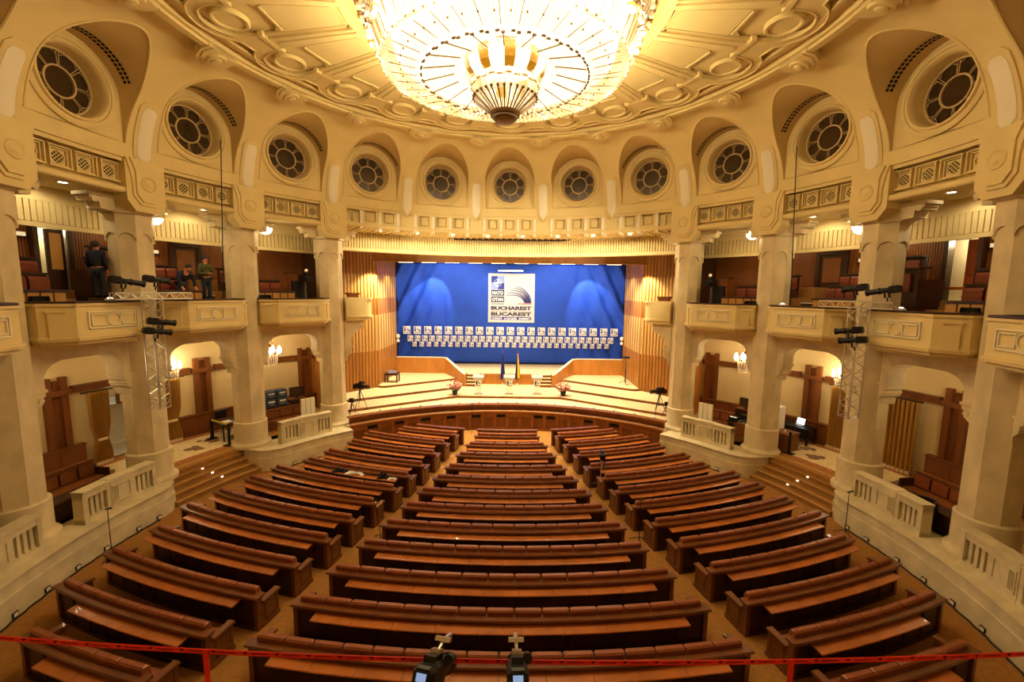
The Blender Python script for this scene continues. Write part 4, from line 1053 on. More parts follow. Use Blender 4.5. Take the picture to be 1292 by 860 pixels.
# ------------------------------------------------------------------ people in the left upper gallery
def skin_mesh(name, verts, edges, radii, m, parent, sub=1, root=0):
    me = bpy.data.meshes.new(name); me.from_pydata(verts, edges, []); me.materials.append(m)
    o = bpy.data.objects.new(name, me); COL.objects.link(o)
    if parent is not None: o.parent = parent
    sk = o.modifiers.new('skin', 'SKIN'); sk.use_smooth_shade = True
    for i, r in enumerate(radii):
        me.skin_vertices[0].data[i].radius = (r, r) if not isinstance(r, tuple) else r
        me.skin_vertices[0].data[i].use_root = (i == root)
    if sub: s = o.modifiers.new('sub', 'SUBSURF'); s.levels = sub; s.render_levels = sub
    return o
def add_skin_layer(me): 
    pass
def person(label, loc, yaw, P, top, legs, hair, cap=False):
    """P: joint name -> (x right, y forward, z up) in the person's frame"""
    t = thing('person', label, 'person', loc, None, yaw)
    names = ['pelvis', 'waist', 'chest', 'neck', 'head0', 'head1', 'shL', 'elL', 'wrL', 'paL', 'shR', 'elR', 'wrR', 'paR', 'hiL', 'knL', 'anL', 'toL', 'hiR', 'knR', 'anR', 'toR']
    R = dict(pelvis=.13, waist=.125, chest=.14, neck=.055, head0=.085, head1=.095, shL=.06, elL=.042, wrL=.03, paL=.038, shR=.06, elR=.042, wrR=.03, paR=.038, hiL=.085, knL=.058, anL=.042, toL=.04, hiR=.085, knR=.058, anR=.042, toR=.04)
    E = [('pelvis', 'waist'), ('waist', 'chest'), ('chest', 'neck'), ('neck', 'head0'), ('head0', 'head1'), ('chest', 'shL'), ('shL', 'elL'), ('elL', 'wrL'), ('wrL', 'paL'), ('chest', 'shR'), ('shR', 'elR'), ('elR', 'wrR'), ('wrR', 'paR'), ('pelvis', 'hiL'), ('hiL', 'knL'), ('knL', 'anL'), ('anL', 'toL'), ('pelvis', 'hiR'), ('hiR', 'knR'), ('knR', 'anR'), ('anR', 'toR')]
    V = [P[n] for n in names]; RR = [R[n] for n in names]; EE = [(names.index(a), names.index(b)) for a, b in E]
    # fingers: four plus thumb on each hand
    for s, pa, wr in ((-1, 'paL', 'wrL'), (1, 'paR', 'wrR')):
        p = Vector(P[pa]); d = (p-Vector(P[wr])).normalized(); sx = Vector((0, 0, 1)).cross(d)
        sx = sx.normalized() if sx.length > .1 else Vector((1, 0, 0))
        for q in range(4):
            L = (.062, .072, .068, .052)[q]; o = sx*(.028-.019*q)
            a = p+d*.03+o; b = a+d*L*.55; c = b+(d*.7+Vector((0, 0, -.7)))*L*.5
            i = len(V); V += [tuple(a), tuple(b), tuple(c)]; RR += [.011, .010, .008]; EE += [(names.index(pa), i), (i, i+1), (i+1, i+2)]
        a = p+sx*.04*s-d*.01; b = a+(d+sx*s*.7).normalized()*.05; i = len(V); V += [tuple(a), tuple(b)]; RR += [.012, .010]; EE += [(names.index(pa), i), (i, i+1)]
    skin_mesh('body', V, EE, RR, SKIN, t)
    def cloth(nm, js, ed, rad, m):
        skin_mesh(nm, [P[j] for j in js], [(js.index(a), js.index(b)) for a, b in ed], rad, m, t)
    cloth('jacket', ['pelvis', 'waist', 'chest', 'neck', 'shL', 'elL', 'wrL', 'shR', 'elR', 'wrR'], [('pelvis', 'waist'), ('waist', 'chest'), ('chest', 'neck'), ('chest', 'shL'), ('shL', 'elL'), ('elL', 'wrL'), ('chest', 'shR'), ('shR', 'elR'), ('elR', 'wrR')], [(.19, .15), (.18, .155), (.20, .17), .08, .085, .068, .05, .085, .068, .05], top)
    cloth('trousers', ['pelvis', 'hiL', 'knL', 'anL', 'hiR', 'knR', 'anR'], [('pelvis', 'hiL'), ('hiL', 'knL'), ('knL', 'anL'), ('pelvis', 'hiR'), ('hiR', 'knR'), ('knR', 'anR')], [.15, .105, .08, .065, .105, .08, .065], legs)
    h0 = Vector(P['head0']); h1 = Vector(P['head1']); up = (h1-h0).normalized(); c = h0+up*.075
    fwd = (Vector(P['nose'])-c); fwd = (fwd-up*fwd.dot(up)).normalized(); rt = fwd.cross(up)
    M = Matrix(((rt.x, fwd.x, up.x, c.x), (rt.y, fwd.y, up.y, c.y), (rt.z, fwd.z, up.z, c.z), (0, 0, 0, 1)))
    def loc_obj(nm, mb, m):
        o = obj(nm, mb, m, None, True); o.parent = t; return o
    mb = MB(); mb.ball((0, -.03, .03), .112, 14, 10, M, sc=(.92, 1.0, 1.05)); 
    if cap: mb.prism([(-.07, .06), (.07, .06), (.06, .17), (-.06, .17)], .06, .075, M)
    loc_obj('cap' if cap else 'hair', mb, CLOTHK if cap else hair)
    mb = MB(); mb.ball((0, .022, -.015), .098, 14, 10, M, sc=(.80, .95, 1.12)); mb.ball((0, .118, -.02), .016, 8, 6, M, sc=(.9, 1.1, 1.6))
    for s in (-1, 1): mb.ball((s*.083, .005, -.01), .022, 8, 6, M, sc=(.4, .8, 1.4))
    loc_obj('face', mb, SKIN)
    mb = MB()
    for s in (-1, 1): mb.ball((s*.033, .108, .012), .010, 8, 6, M)
    mb.box((0, .112, -.068), (.045, .008, .008), M); loc_obj('eyes_and_mouth', mb, HAIRD)
    mb = MB()
    for q in ('L', 'R'):
        a, b = Vector(P['an'+q]), Vector(P['to'+q]); mb.tube(a, b, .055, .045, 10); mb.ball(tuple(b), .047, 10, 6); mb.ball(tuple(a), .055, 10, 6)
    loc_obj('shoes', mb, BLACK)
    return t
def pose(lean=0, **kw):
    P = dict(pelvis=(0, 0, .92), waist=(0, 0, 1.08), chest=(0, 0, 1.32), neck=(0, .01, 1.50), head0=(0, .02, 1.58), head1=(0, .03, 1.67), nose=(0, .2, 1.62),
             shL=(-.19, 0, 1.42), elL=(-.24, -.03, 1.13), wrL=(-.23, .06, .88), paL=(-.23, .08, .80), shR=(.19, 0, 1.42), elR=(.24, -.03, 1.13), wrR=(.23, .06, .88), paR=(.23, .08, .80),
             hiL=(-.09, 0, .86), knL=(-.10, .03, .48), anL=(-.10, -.01, .08), toL=(-.11, .15, .04), hiR=(.09, 0, .86), knR=(.10, .03, .48), anR=(.10, -.01, .08), toR=(.11, .15, .04))
    P.update(kw); return P
c = pol(13.15, -4.70, 7.28); 
mbp = MB(); mbp.arcbox(12.98, 13.42, 6.5, 7.28, -4.82, -4.56, 4); struct('floor', mbp, WOODD)
person('person in dark jacket and trousers standing at the far left of the upper gallery', c, radians(15), pose(), CLOTHN, CLOTHK, HAIRD)
c = pol(13.45, -3.76, 7.1)
person('person in olive camouflage jacket and cap standing with hands folded in the left gallery', c, radians(-115), pose(wrL=(-.03, .24, 1.12), elL=(-.27, .06, 1.10), paL=(.04, .26, 1.14), wrR=(.03, .25, 1.08), elR=(.27, .06, 1.10), paR=(-.03, .27, 1.10), nose=(0, .2, 1.58)), CLOTHG, JEANS, HAIRD, cap=True)
c = pol(13.42, -3.99, 6.9)
person('person in navy jacket leaning forward with both hands on the left gallery desk', c, radians(-110), pose(waist=(0, .06, 1.06), chest=(0, .22, 1.24), neck=(0, .34, 1.38), head0=(0, .40, 1.43), head1=(0, .47, 1.49), nose=(0, .55, 1.36), shL=(-.19, .24, 1.30), elL=(-.27, .30, 1.02), wrL=(-.24, .40, .76), paL=(-.24, .46, .70), shR=(.19, .24, 1.30), elR=(.27, .30, 1.02), wrR=(.24, .40, .76), paR=(.24, .46, .70)), CLOTHN, JEANS, HAIRD)
mbp = MB(); mbp.arcbox(13.35, 14.2, 6.5, 6.9, -4.1, -3.88, 3); struct('floor', mbp, CARPET)
# ------------------------------------------------------------------ curved benches
BY = 22.75
BR = [13.93, 14.90, 16.13, 17.36, 18.63, 19.66, 20.74, 21.78, 22.87, 23.94, 25.06, 26.17, 27.29, 28.36]
BC = [(-5.82, 6.2), (-5.6, 5.98), (-6.12, 6.5), (-6.63, 6.98), (-6.95, 7.32), (-7.42, 7.81), (-7.93, 8.21), (-8.33, 8.70), (-8.71, 9.08), (-9.07, 9.44), (-9.42, 9.79), (-9.73, 10.13), (-10.0, 10.42)]
BL = [(-19.06, -8.8), (-20.7, -9.34), (-24.59, -9.62), (-23.96, -9.71), (-24.02, -9.78), (-24.0, -10.18), (-25.25, -10.34), (-25.23, -10.84), (-25.02, -11.13), (-24.7, -11.32), (-23.09, -11.57), (-22.75, -11.71), (-21.67, -12.04), (-18.95, -12.37)]
BRR = [(9.3, 19.5), (9.6, 21.4), (9.83, 24.53), (10.15, 24.09), (10.22, 24.6), (10.75, 24.5), (10.89, 25.6), (11.2, 25.28), (11.45, 25.09), (11.8, 25.0), (12.1, 23.17), (12.25, 23.0), (12.48, 21.8), (12.5, 19.27)]
def bp(r, a, z=0): return (r*sin(radians(a)), BY-r*cos(radians(a)), z)
def barc(mb, prof, a0, a1, n=None, mi=None):
    n = n or max(1, int(abs(a1-a0)/1.2)); m = len(prof); vs = []; fs = []
    for i in range(n+1):
        a = a0+(a1-a0)*i/n
        for (r, z) in prof: vs.append(bp(r, a, z))
    for i in range(n):
        for q in range(m): fs.append((i*m+q, i*m+(q+1) % m, (i+1)*m+(q+1) % m, (i+1)*m+q))
    fs.append(tuple(range(m-1, -1, -1))); fs.append(tuple(n*m+q for q in range(m)))
    mb.add(vs, fs, mi=mi)
def bbox(mb, r0, r1, z0, z1, a0, a1, n=None): barc(mb, [(r0, z0), (r1, z0), (r1, z1), (r0, z1)], a0, a1, n)
def bench(row, a0, a1, block, label):
    R = BR[row]; D = 180/pi/R                       # degrees per metre on this row
    t = thing('bench', label, 'bench', bp(R, (a0+a1)/2), 'curved wooden benches of the %s block' % block)
    front = row == 0
    ai, ao = a0+.06*D, a1-.06*D
    mb = MB()
    bbox(mb, R-.03, R+.03, 0, .78, a0+.02*D, a1-.02*D); bbox(mb, R-.05, R+.07, 0, .09, a0+.02*D, a1-.02*D)
    n = max(2, round((a1-a0)/D/.6))
    for i in range(n+1):
        a = ai+(ao-ai)*i/n; bbox(mb, R+.02, R+.05, .09, .76, a-.03*D, a+.03*D, 1)
    bkp = mb
    mb = MB()
    barc(mb, [(R-.10, .775), (R+.10, .775), (R+.115, .80), (R+.10, .835), (R-.10, .835)], a0-.05*D, a1+.05*D); bbox(mb, R-.05, R+.06, .70, .776, a0, a1)
    obj('top_rail', mb, WOOD, t)
    for s, a in ((1, a0), (-1, a1)):
        mb = MB(); bbox(mb, R-.07, R+.07, 0, .775, a, a+s*.10*D, 1); obj('end_post', mb, WOOD, t)
    # desk on the back
    if block == 'centre': i0 = i1 = .55 if row > 3 else (.35 if row > 2 else .06)
    else:
        inner = .42 if row > 1 else .25; outer = {9: .5, 11: .35, 12: 1.0, 13: .9}.get(row, .04)
        i0, i1 = (outer, inner) if block == 'left' else (inner, outer)
    mb = MB(); nd = max(1, round(((a1-a0)/D-i0-i1)/.85))
    d0, d1 = a0+i0*D, a1-i1*D
    for q in range(nd):
        b0 = d0+(d1-d0)*q/nd; b1 = d0+(d1-d0)*(q+1)/nd
        barc(mb, [(R+.02, .69), (R+.30, .675), (R+.31, .69), (R+.30, .708), (R+.02, .725)], b0+(.004*D if q else 0), b1-.004*D)
    obj('desk', mb, WOODDESK, t)
    mb = bkp
    for q in range(nd+1):
        b = d0+(d1-d0)*q/nd; b = min(max(b, d0+.05*D), d1-.05*D)
        barc(mb, [(R+.02, .40), (R+.06, .40), (R+.20, .64), (R+.20, .685), (R+.02, .685)], b-.02*D, b+.02*D, 1)
    obj('back_panel', bkp, WOODD, t)
    # arm panels at both ends, seat, cushions
    if not front:
        for s, a in ((1, a0), (-1, a1)):
            mb = MB(); bbox(mb, R-.56, R-.06, 0, .585, a, a+s*.07*D, 1); bbox(mb, R-.58, R-.06, 0, .09, a-s*.015*D, a+s*.085*D, 1)
            for (ra, rb, z0, z1) in ((R-.52, R-.14, .5, .54), (R-.52, R-.14, .16, .2), (R-.52, R-.48, .16, .54), (R-.18, R-.14, .16, .54)): bbox(mb, ra, rb, z0, z1, a-s*.012*D, a, 1)
            o = obj('arm_panel', mb, WOOD, t)
            mb = MB(); barc(mb, [(R-.60, .585), (R-.08, .585), (R-.08, .64), (R-.58, .64)], a-s*.04*D, a+s*.11*D, 1); obj('arm_rest', mb, WOOD, o)
        mb = MB(); bbox(mb, R-.52, R-.03, .34, .44, ai, ao); bbox(mb, R-.47, R-.43, 0, .34, ai, ao); obj('seat', mb, LEATHER2, t)
        n = max(2, round((a1-a0-.14*D)/D/.615)); c0, c1 = a0+.10*D, a1-.10*D
        for q in range(n):
            b0 = c0+(c1-c0)*q/n+.012*D; b1 = c0+(c1-c0)*(q+1)/n-.012*D; e = .03*D
            mb = MB(); prof = [(R-.22, .50), (R-.10, .50), (R-.055, .80), (R-.03, .835), (R-.03, .92), (R-.06, .95), (R-.14, .95), (R-.18, .90)]
            m = len(prof); cr = sum(p[0] for p in prof)/m; cz = sum(p[1] for p in prof)/m
            vs = []; fs = []
            secs = [(b0, .9), (b0+e, 1), ((b0+b1)/2, 1.01), (b1-e, 1), (b1, .9)]
            for a, sc in secs:
                for (r, z) in prof: vs.append(bp(cr+(r-cr)*sc, a, cz+(z-cz)*sc))
            for i in range(len(secs)-1):
                for k in range(m): fs.append((i*m+k, i*m+(k+1) % m, (i+1)*m+(k+1) % m, (i+1)*m+k))
            fs.append(tuple(range(m-1, -1, -1))); fs.append(tuple((len(secs)-1)*m+k for k in range(m)))
            mb.add(vs, fs); obj('back_cushion', mb, LEATHER2, t)
    return t
def rowname(i, n): return ('%s row from the stage' % ORD[i+1]) if i < 7 else (('%s row from the back' % ORD[n-i]) if n-i > 1 else 'rearmost row')
for i, (a0, a1) in enumerate(BC): bench(i, a0, a1, 'centre', 'curved wooden bench in the centre block, %s' % rowname(i, 13))
for i, (a0, a1) in enumerate(BL):
    ex = ', white shirt on it' if i == 5 else ''
    bench(i, a0, a1, 'left', 'curved wooden bench in the left block, %s%s' % (rowname(i, 14), ex))
for i, (a0, a1) in enumerate(BRR): bench(i, a0, a1, 'right', 'curved wooden bench in the right block, %s' % rowname(i, 14))
# clothes on a desk
def bundle(name, label, cat, pts, m, z=.725):
    rr = random.Random(len(label)); n = 12; mb = MB()
    (x0, y0), (x1, y1), w, h = pts
    d = Vector((x1-x0, y1-y0, 0)); L = d.length; d.normalize(); nn = Vector((-d.y, d.x, 0)); vs = []; fs = []
    for j in range(7):
        for i in range(n+1):
            u, v = i/n, j/6-.5; e = (1-abs(2*u-1)**3)*(1-abs(2*v)**3)
            p = Vector((x0, y0, 0))+d*L*u+nn*w*v*(.8+.3*sin(u*5+1))
            vs.append((p.x, p.y, z+h*e*(.6+.4*sin(7*u+3*v*3+rr.random()*.8))+.004))
    for j in range(6):
        for i in range(n): fs.append((j*(n+1)+i, j*(n+1)+i+1, (j+1)*(n+1)+i+1, (j+1)*(n+1)+i))
    mb.add(vs, fs); o = obj(name, mb, m, smooth=True); s = o.modifiers.new('thickness', 'SOLIDIFY'); s.thickness = .02; s.offset = -1; tag(o, label, cat)
r6 = BR[6]-.0
def onrow(row, a, dr): q = bp(BR[row]+dr, a); return (q[0], q[1])
bundle('shirt', 'crumpled white shirt with red print on a left block bench desk', 'shirt', (onrow(5, -17.6, .14), onrow(5, -15.4, .14), .30, .12), WHITEC)
bundle('coat', 'black coat lying beside the crumpled white shirt on a left bench', 'coat', (onrow(5, -19.3, .14), onrow(5, -17.7, .14), .30, .16), CLOTHK)
bundle('bag', 'black bag on the aisle end of a left block bench desk', 'bag', (onrow(5, -13.6, .14), onrow(5, -12.5, .14), .30, .26), CLOTHK)
bundle('paper', 'white papers on the bench desk beside the black bag', 'paper', (onrow(5, -12.4, .14), onrow(5, -11.5, .14), .24, .06), WHITEC)
# ------------------------------------------------------------------ wooden front wall of the stage
mb = MB()
mb.arcbox(11.48, 11.62, 0, .95, -2.40, 2.40, 60); mb.arcbox(11.40, 11.64, .95, 1.02, -2.41, 2.41, 60); mb.arcbox(11.74, 11.86, 1.0, 1.30, -2.40, 2.40, 60); mb.arcbox(11.44, 11.6, 0, .12, -2.4, 2.4, 60)
for q in range(25):
    c = -2.4+.2*q; mb.arcbox(11.44, 11.5, .1, .95, c-.02, c+.02, 1)
    if q < 24: mb.arcbox(11.45, 11.5, .72, .95, c+.02, c+.18, 1) if q % 3 == 0 else mb.arcbox(11.45, 11.5, .86, .95, c+.02, c+.18, 1)
struct('wall_front', mb, WOODF)
mb = MB(); mb.arcbox(11.60, 12.02, 1.30, 1.36, -2.41, 2.41, 60); mb.arcbox(11.60, 11.66, 1.22, 1.30, -2.41, 2.41, 60)
struct('trim_13', mb, WOODM)
mb = MB(); mb.arcbox(11.462, 11.478, .14, .68, -2.4, 2.4, 60); struct('trim_14', mb, MATS['rug_floral'] if 0 else WOODM)
for i, q in enumerate((1, 3, 5, 7, 9, 11, 14, 15, 18, 20)):
    c = -2.4+.2*q; mb = MB(); mb.arcbox(11.43, 11.47, .70, .84, c+.03, c+.17, 2)
    o = obj('vent_slot', mb, VOID); tag(o, 'dark vent slot in the wooden stage front, %s' % nth(i, 10), 'vent', 'vent slots in the stage front')
for i in range(16):
    c = -2.25+.30*i; mb = MB(); T = frame(c, 11.92, 1.36); mb.box((0, 0, .03), (.12, .10, .06), T); mb.box((0, -.03, .075), (.1, .04, .04), T)
    o = obj('rail_lamp', mb, PRINTW); tag(o, 'small white fitting on the rail of the stage front, %s' % nth(i, 16), 'lamp', 'white fittings on the stage rail')
# ------------------------------------------------------------------ stage floors
mb = MB()
arc = [pol(11.86, -2.42+4.84*i/40)[:2] for i in range(41)]
mb.prism(arc+[(10.6, 13.2), (0, 16), (-10.6, 13.2)], .6, .85)
struct('floor', mb, STAGEFL)
def tier(poly, z0, z1):
    mb = MB(); mb.prism(poly, z0, z1-.012); struct('floor', mb, RISER)
    mb = MB(); mb.prism(poly, z1-.012, z1); struct('floor', mb, STAGEFL)
t1 = [(-10.9, 10.12), (-8.9, 11.40), (-3.3, 14.97), (3.3, 14.97), (8.9, 11.40), (10.9, 10.12), (13, 15), (11, 23.2), (-11, 23.2), (-13, 15)]
tier(t1, .6, 1.0)
for sg in (-1, 1):
    m = lambda L: [(sg*x, y) for x, y in (L if sg < 0 else L[::-1])] if sg > 0 else [(-x, y) for x, y in L]
    P2 = [(11.0, 12.02), (9.5, 12.97), (4.1, 16.45), (3.45, 16.9), (3.2, 17.75), (4.9, 20.8), (8.9, 20.9), (12.9, 14)]
    P3 = [(8.75, 16.30), (8.45, 16.16), (8.15, 16.22), (7.7, 16.50), (4.1, 18.85), (3.86, 19.05), (4.9, 20.8), (8.9, 20.9)]
    tier([(sg*x, y) for x, y in P2], 1.0, 1.15); tier([(sg*x, y) for x, y in P3], 1.15, 1.30)
tier([(-2.15, 18.5), (2.15, 18.5), (2.95, 18.55), (4.85, 20.75), (9.2, 20.85), (9.2, 23.2), (-9.2, 23.2), (-9.2, 20.85), (-4.85, 20.75), (-2.95, 18.55)], 1.0, 1.75)
mb = MB(); mb.bx(-2.15, 2.15, 18.44, 18.5, 1.0, 1.74); mb.bx(-2.15, 2.15, 18.40, 18.56, 1.70, 1.76); struct('wall_front', mb, WOODL)
for sg in (-1, 1):
    S = 'left' if sg < 0 else 'right'
    t = thing('steps', 'small pale steps beside the %s lectern on the stage' % S, 'steps', (sg*2.6, 18, 1.0), 'small steps on the stage')
    mb = MB(); mw = MB()
    for i in range(4):
        y0 = 17.62+.22*i; x1 = 2.98+.0*i
        mb.bx(*(sorted((sg*2.12, sg*x1))), y0, 18.56, 1.0+.19*i, 1.0+.19*(i+1)-.03); mw.bx(*(sorted((sg*2.10, sg*x1))), y0-.02, 18.56, 1.0+.19*(i+1)-.03, 1.0+.19*(i+1))
    obj('risers', mb, RISER, t); obj('treads', mw, STAGEFL, t)
    # parapet with a sloping return
    mb = MB(); cap = MB()
    path = [(8.75, 20.82, 2.50), (5.3, 20.82, 2.50), (4.87, 20.74, 2.48), (4.68, 20.45, 2.40), (3.25, 17.95, 1.88), (3.05, 17.62, 1.84)]
    for (x0, y0, h0), (x1, y1, h1) in zip(path[:-1], path[1:]):
        d = Vector((x1-x0, y1-y0, 0)).normalized(); n = Vector((-d.y, d.x, 0))*.07
        zb = 1.0
        vs = []
        for (x, y, h) in ((x0, y0, h0), (x1, y1, h1)):
            for q in (1, -1):
                for z in (zb, h): vs.append((sg*(x+n.x*q), y+n.y*q, z))
        mb.add(vs, [(0, 1, 3, 2), (4, 6, 7, 5), (0, 4, 5, 1), (2, 3, 7, 6), (0, 2, 6, 4), (1, 5, 7, 3)])
        vs = []
        for (x, y, h) in ((x0, y0, h0), (x1, y1, h1)):
            for q in (1.35, -1.35):
                for z in (h, h+.06): vs.append((sg*(x+n.x*q), y+n.y*q, z))
        cap.add(vs, [(0, 1, 3, 2), (4, 6, 7, 5), (0, 4, 5, 1), (2, 3, 7, 6), (0, 2, 6, 4), (1, 5, 7, 3)])
    t = thing('parapet', 'wooden parapet with white rail and sloping end on the %s of the stage' % S, 'parapet', (sg*6, 20.8, 1.3), 'wooden parapets on the stage')
    obj('panel', mb, WOODL, t); obj('hand_rail', cap, PLASTER_W, t)
    # slatted side walls
    def slatwall(x0, y0, x1, y1, dep, pitch):
        d = Vector((x1-x0, y1-y0, 0)); L = d.length; d.normalize(); n = Vector((d.y, -d.x, 0))      # n towards the stage
        if n.x*(-1) < 0 and x0 > 0: pass
        n = n if (n.x*(-x0) + n.y*(-y0)+n.y*15) > 0 else -n
        n = Vector((-abs(n.x), -abs(n.y), 0)) if n.x*n.y > 0 else n
        def slab(mb, u0, u1, w0, w1, z0, z1):
            vs = []
            for u in (u0, u1):
                for w in (w0, w1):
                    for z in (z0, z1):
                        p = Vector((x0, y0, 0))+d*u+n*w; vs.append((sg*p.x, p.y, z))
            mb.add(vs, [(0, 1, 3, 2), (4, 6, 7, 5), (0, 4, 5, 1), (2, 3, 7, 6), (0, 2, 6, 4), (1, 5, 7, 3)])
        w = bpy.data.objects.new('wall_%s' % S, None); COL.objects.link(w); w['kind'] = 'structure'
        mb = MB()
        for z0, z1 in ((.9, 3.62), (6.0, 7.08), (8.62, 10.6)): slab(mb, 0, L, -.05, 0, z0, z1)
        obj('backing', mb, SLATW, w)
        mb = MB()
        for z0, z1 in ((3.62, 6.0), (7.08, 8.62)): slab(mb, 0, L, -.05, 0, z0, z1)
        obj('pale_backing', mb, PALES, w)
        mb = MB(); q = .04
        while q < L-.05: slab(mb, q, q+pitch*.40, 0, dep, .9, 10.4); q += pitch
        obj('slats', mb, SLATW, w)
    slatwall(12.6, 12.0, 8.72, 16.45, .05, .225)
    slatwall(8.68, 16.42, 8.66, 20.8, .016, .56)
    mb = MB(); mb.bx(*sorted((sg*9.24, sg*9.4)), 20.8, 23.3, 1, 10.6); mb.bx(*sorted((sg*8.74, sg*9.4)), 20.78, 20.9, 2.6, 10.6); struct('wall_%s' % S, mb, SLATW)
    t = thing('wall_lamp', 'small white lamp at the %s edge of the blue backdrop' % S, 'lamp', (sg*8.75, 20.6, 3.9), 'small white lamps beside the backdrop')
    mb = MB(); T = Matrix.Translation((sg*8.50, 20.6, 3.95)); mb.ball((0, 0, .2), .14, 10, 8, T, sc=(1, 1, 1.2)); mb.ball((0, 0, -.15), .13, 10, 8, T); obj('shade', mb, PRINTW, t, smooth=True)
    mb = MB(); mb.box((sg*.08, 0, 0), (.14, .1, .5), T); obj('bracket', mb, GOLD, t)
# valance, stage ceiling
t = bpy.data.objects.new('trim_15', None); COL.objects.link(t); t['kind'] = 'structure'
mb = MB(); mb.bx(-9.0, 9.0, 16.3, 16.5, 9.46, 10.35); mb.bx(-9.0, 9.0, 16.25, 16.55, 9.44, 9.52); obj('valance', mb, WOODL, t)
mb = MB()
for q in range(11): 
    x = -7.6+1.52*q
    mb.add([(x-.55, 16.52, 9.50), (x+.55, 16.52, 9.50), (x+.75, 17.4, 9.62), (x-.75, 17.4, 9.62)], [(0, 1, 2, 3)])
obj('scalloped_baffles', mb, WOODL, t)
mb = MB(); mb.bx(-13.5, 13.5, 14.0, 23.3, 10.6, 10.7); struct('ceiling', mb, WOODD)
for i in range(10):
    x = -6.84+1.52*i; tl = thing('strip_lamp', 'warm strip lamp under the wooden beam over the stage, %s' % nth(i, 10), 'lamp', (x, 16.75, 9.5), 'strip lamps over the stage')
    mb = MB(); mb.bx(x-.5, x+.5, 16.62, 16.9, 9.46, 9.56); obj('housing', mb, WOODD, tl)
    mb = MB(); mb.bx(x-.46, x+.46, 16.66, 16.86, 9.44, 9.465); obj('tube', mb, STRIPL, tl)
mb = MB(); mb.bx(-9.6, 9.6, 23.2, 23.35, .8, 10.6); struct('wall_front', mb, WOODD)
# ------------------------------------------------------------------ blue backdrop with printed emblem
bd = thing('backdrop', 'wide blue cloth backdrop printed with the summit emblem and rows of small emblems', 'backdrop', (0, 22.9, 1.8))
YB = 22.9
def fold(x, z):
    s = 1 if x > 0 else -1; e = max(0, (abs(x)-5.2)/4.0)
    f = .05*sin(x*2.1+z*.55*s)+.03*sin(x*4.7-z*.9*s)
    f += e*(.16*sin((abs(x)*1.0+z*.42)*4.6)+.07*sin((abs(x)+z*.5)*9))
    return f*min(1, (abs(x)-1.0)/1.5) if abs(x) > 1.0 and e > 0 else .035*sin(x*2.3+z*1.1)*min(1, max(0, (abs(x)-2)/2))*1+0
NX, NZ = 150, 46; vs = []; fs = []
for j in range(NZ+1):
    for i in range(NX+1):
        x = -9.15+18.3*i/NX; z = 1.80+8.0*j/NZ; vs.append((x, YB-.12-fold(x, z), z))
for j in range(NZ):
    for i in range(NX): fs.append((j*(NX+1)+i, j*(NX+1)+i+1, (j+1)*(NX+1)+i+1, (j+1)*(NX+1)+i))
mb = MB(); mb.add(vs, fs); o = obj('blue_cloth', mb, BLUE, bd, smooth=True, normals=False); s_ = o.modifiers.new('thickness', 'SOLIDIFY'); s_.thickness = .01
mb = MB(); mb.bx(-9.2, 9.2, YB-.2, YB-.05, 1.75, 1.83); obj('bottom_batten', mb, BLACK, bd)
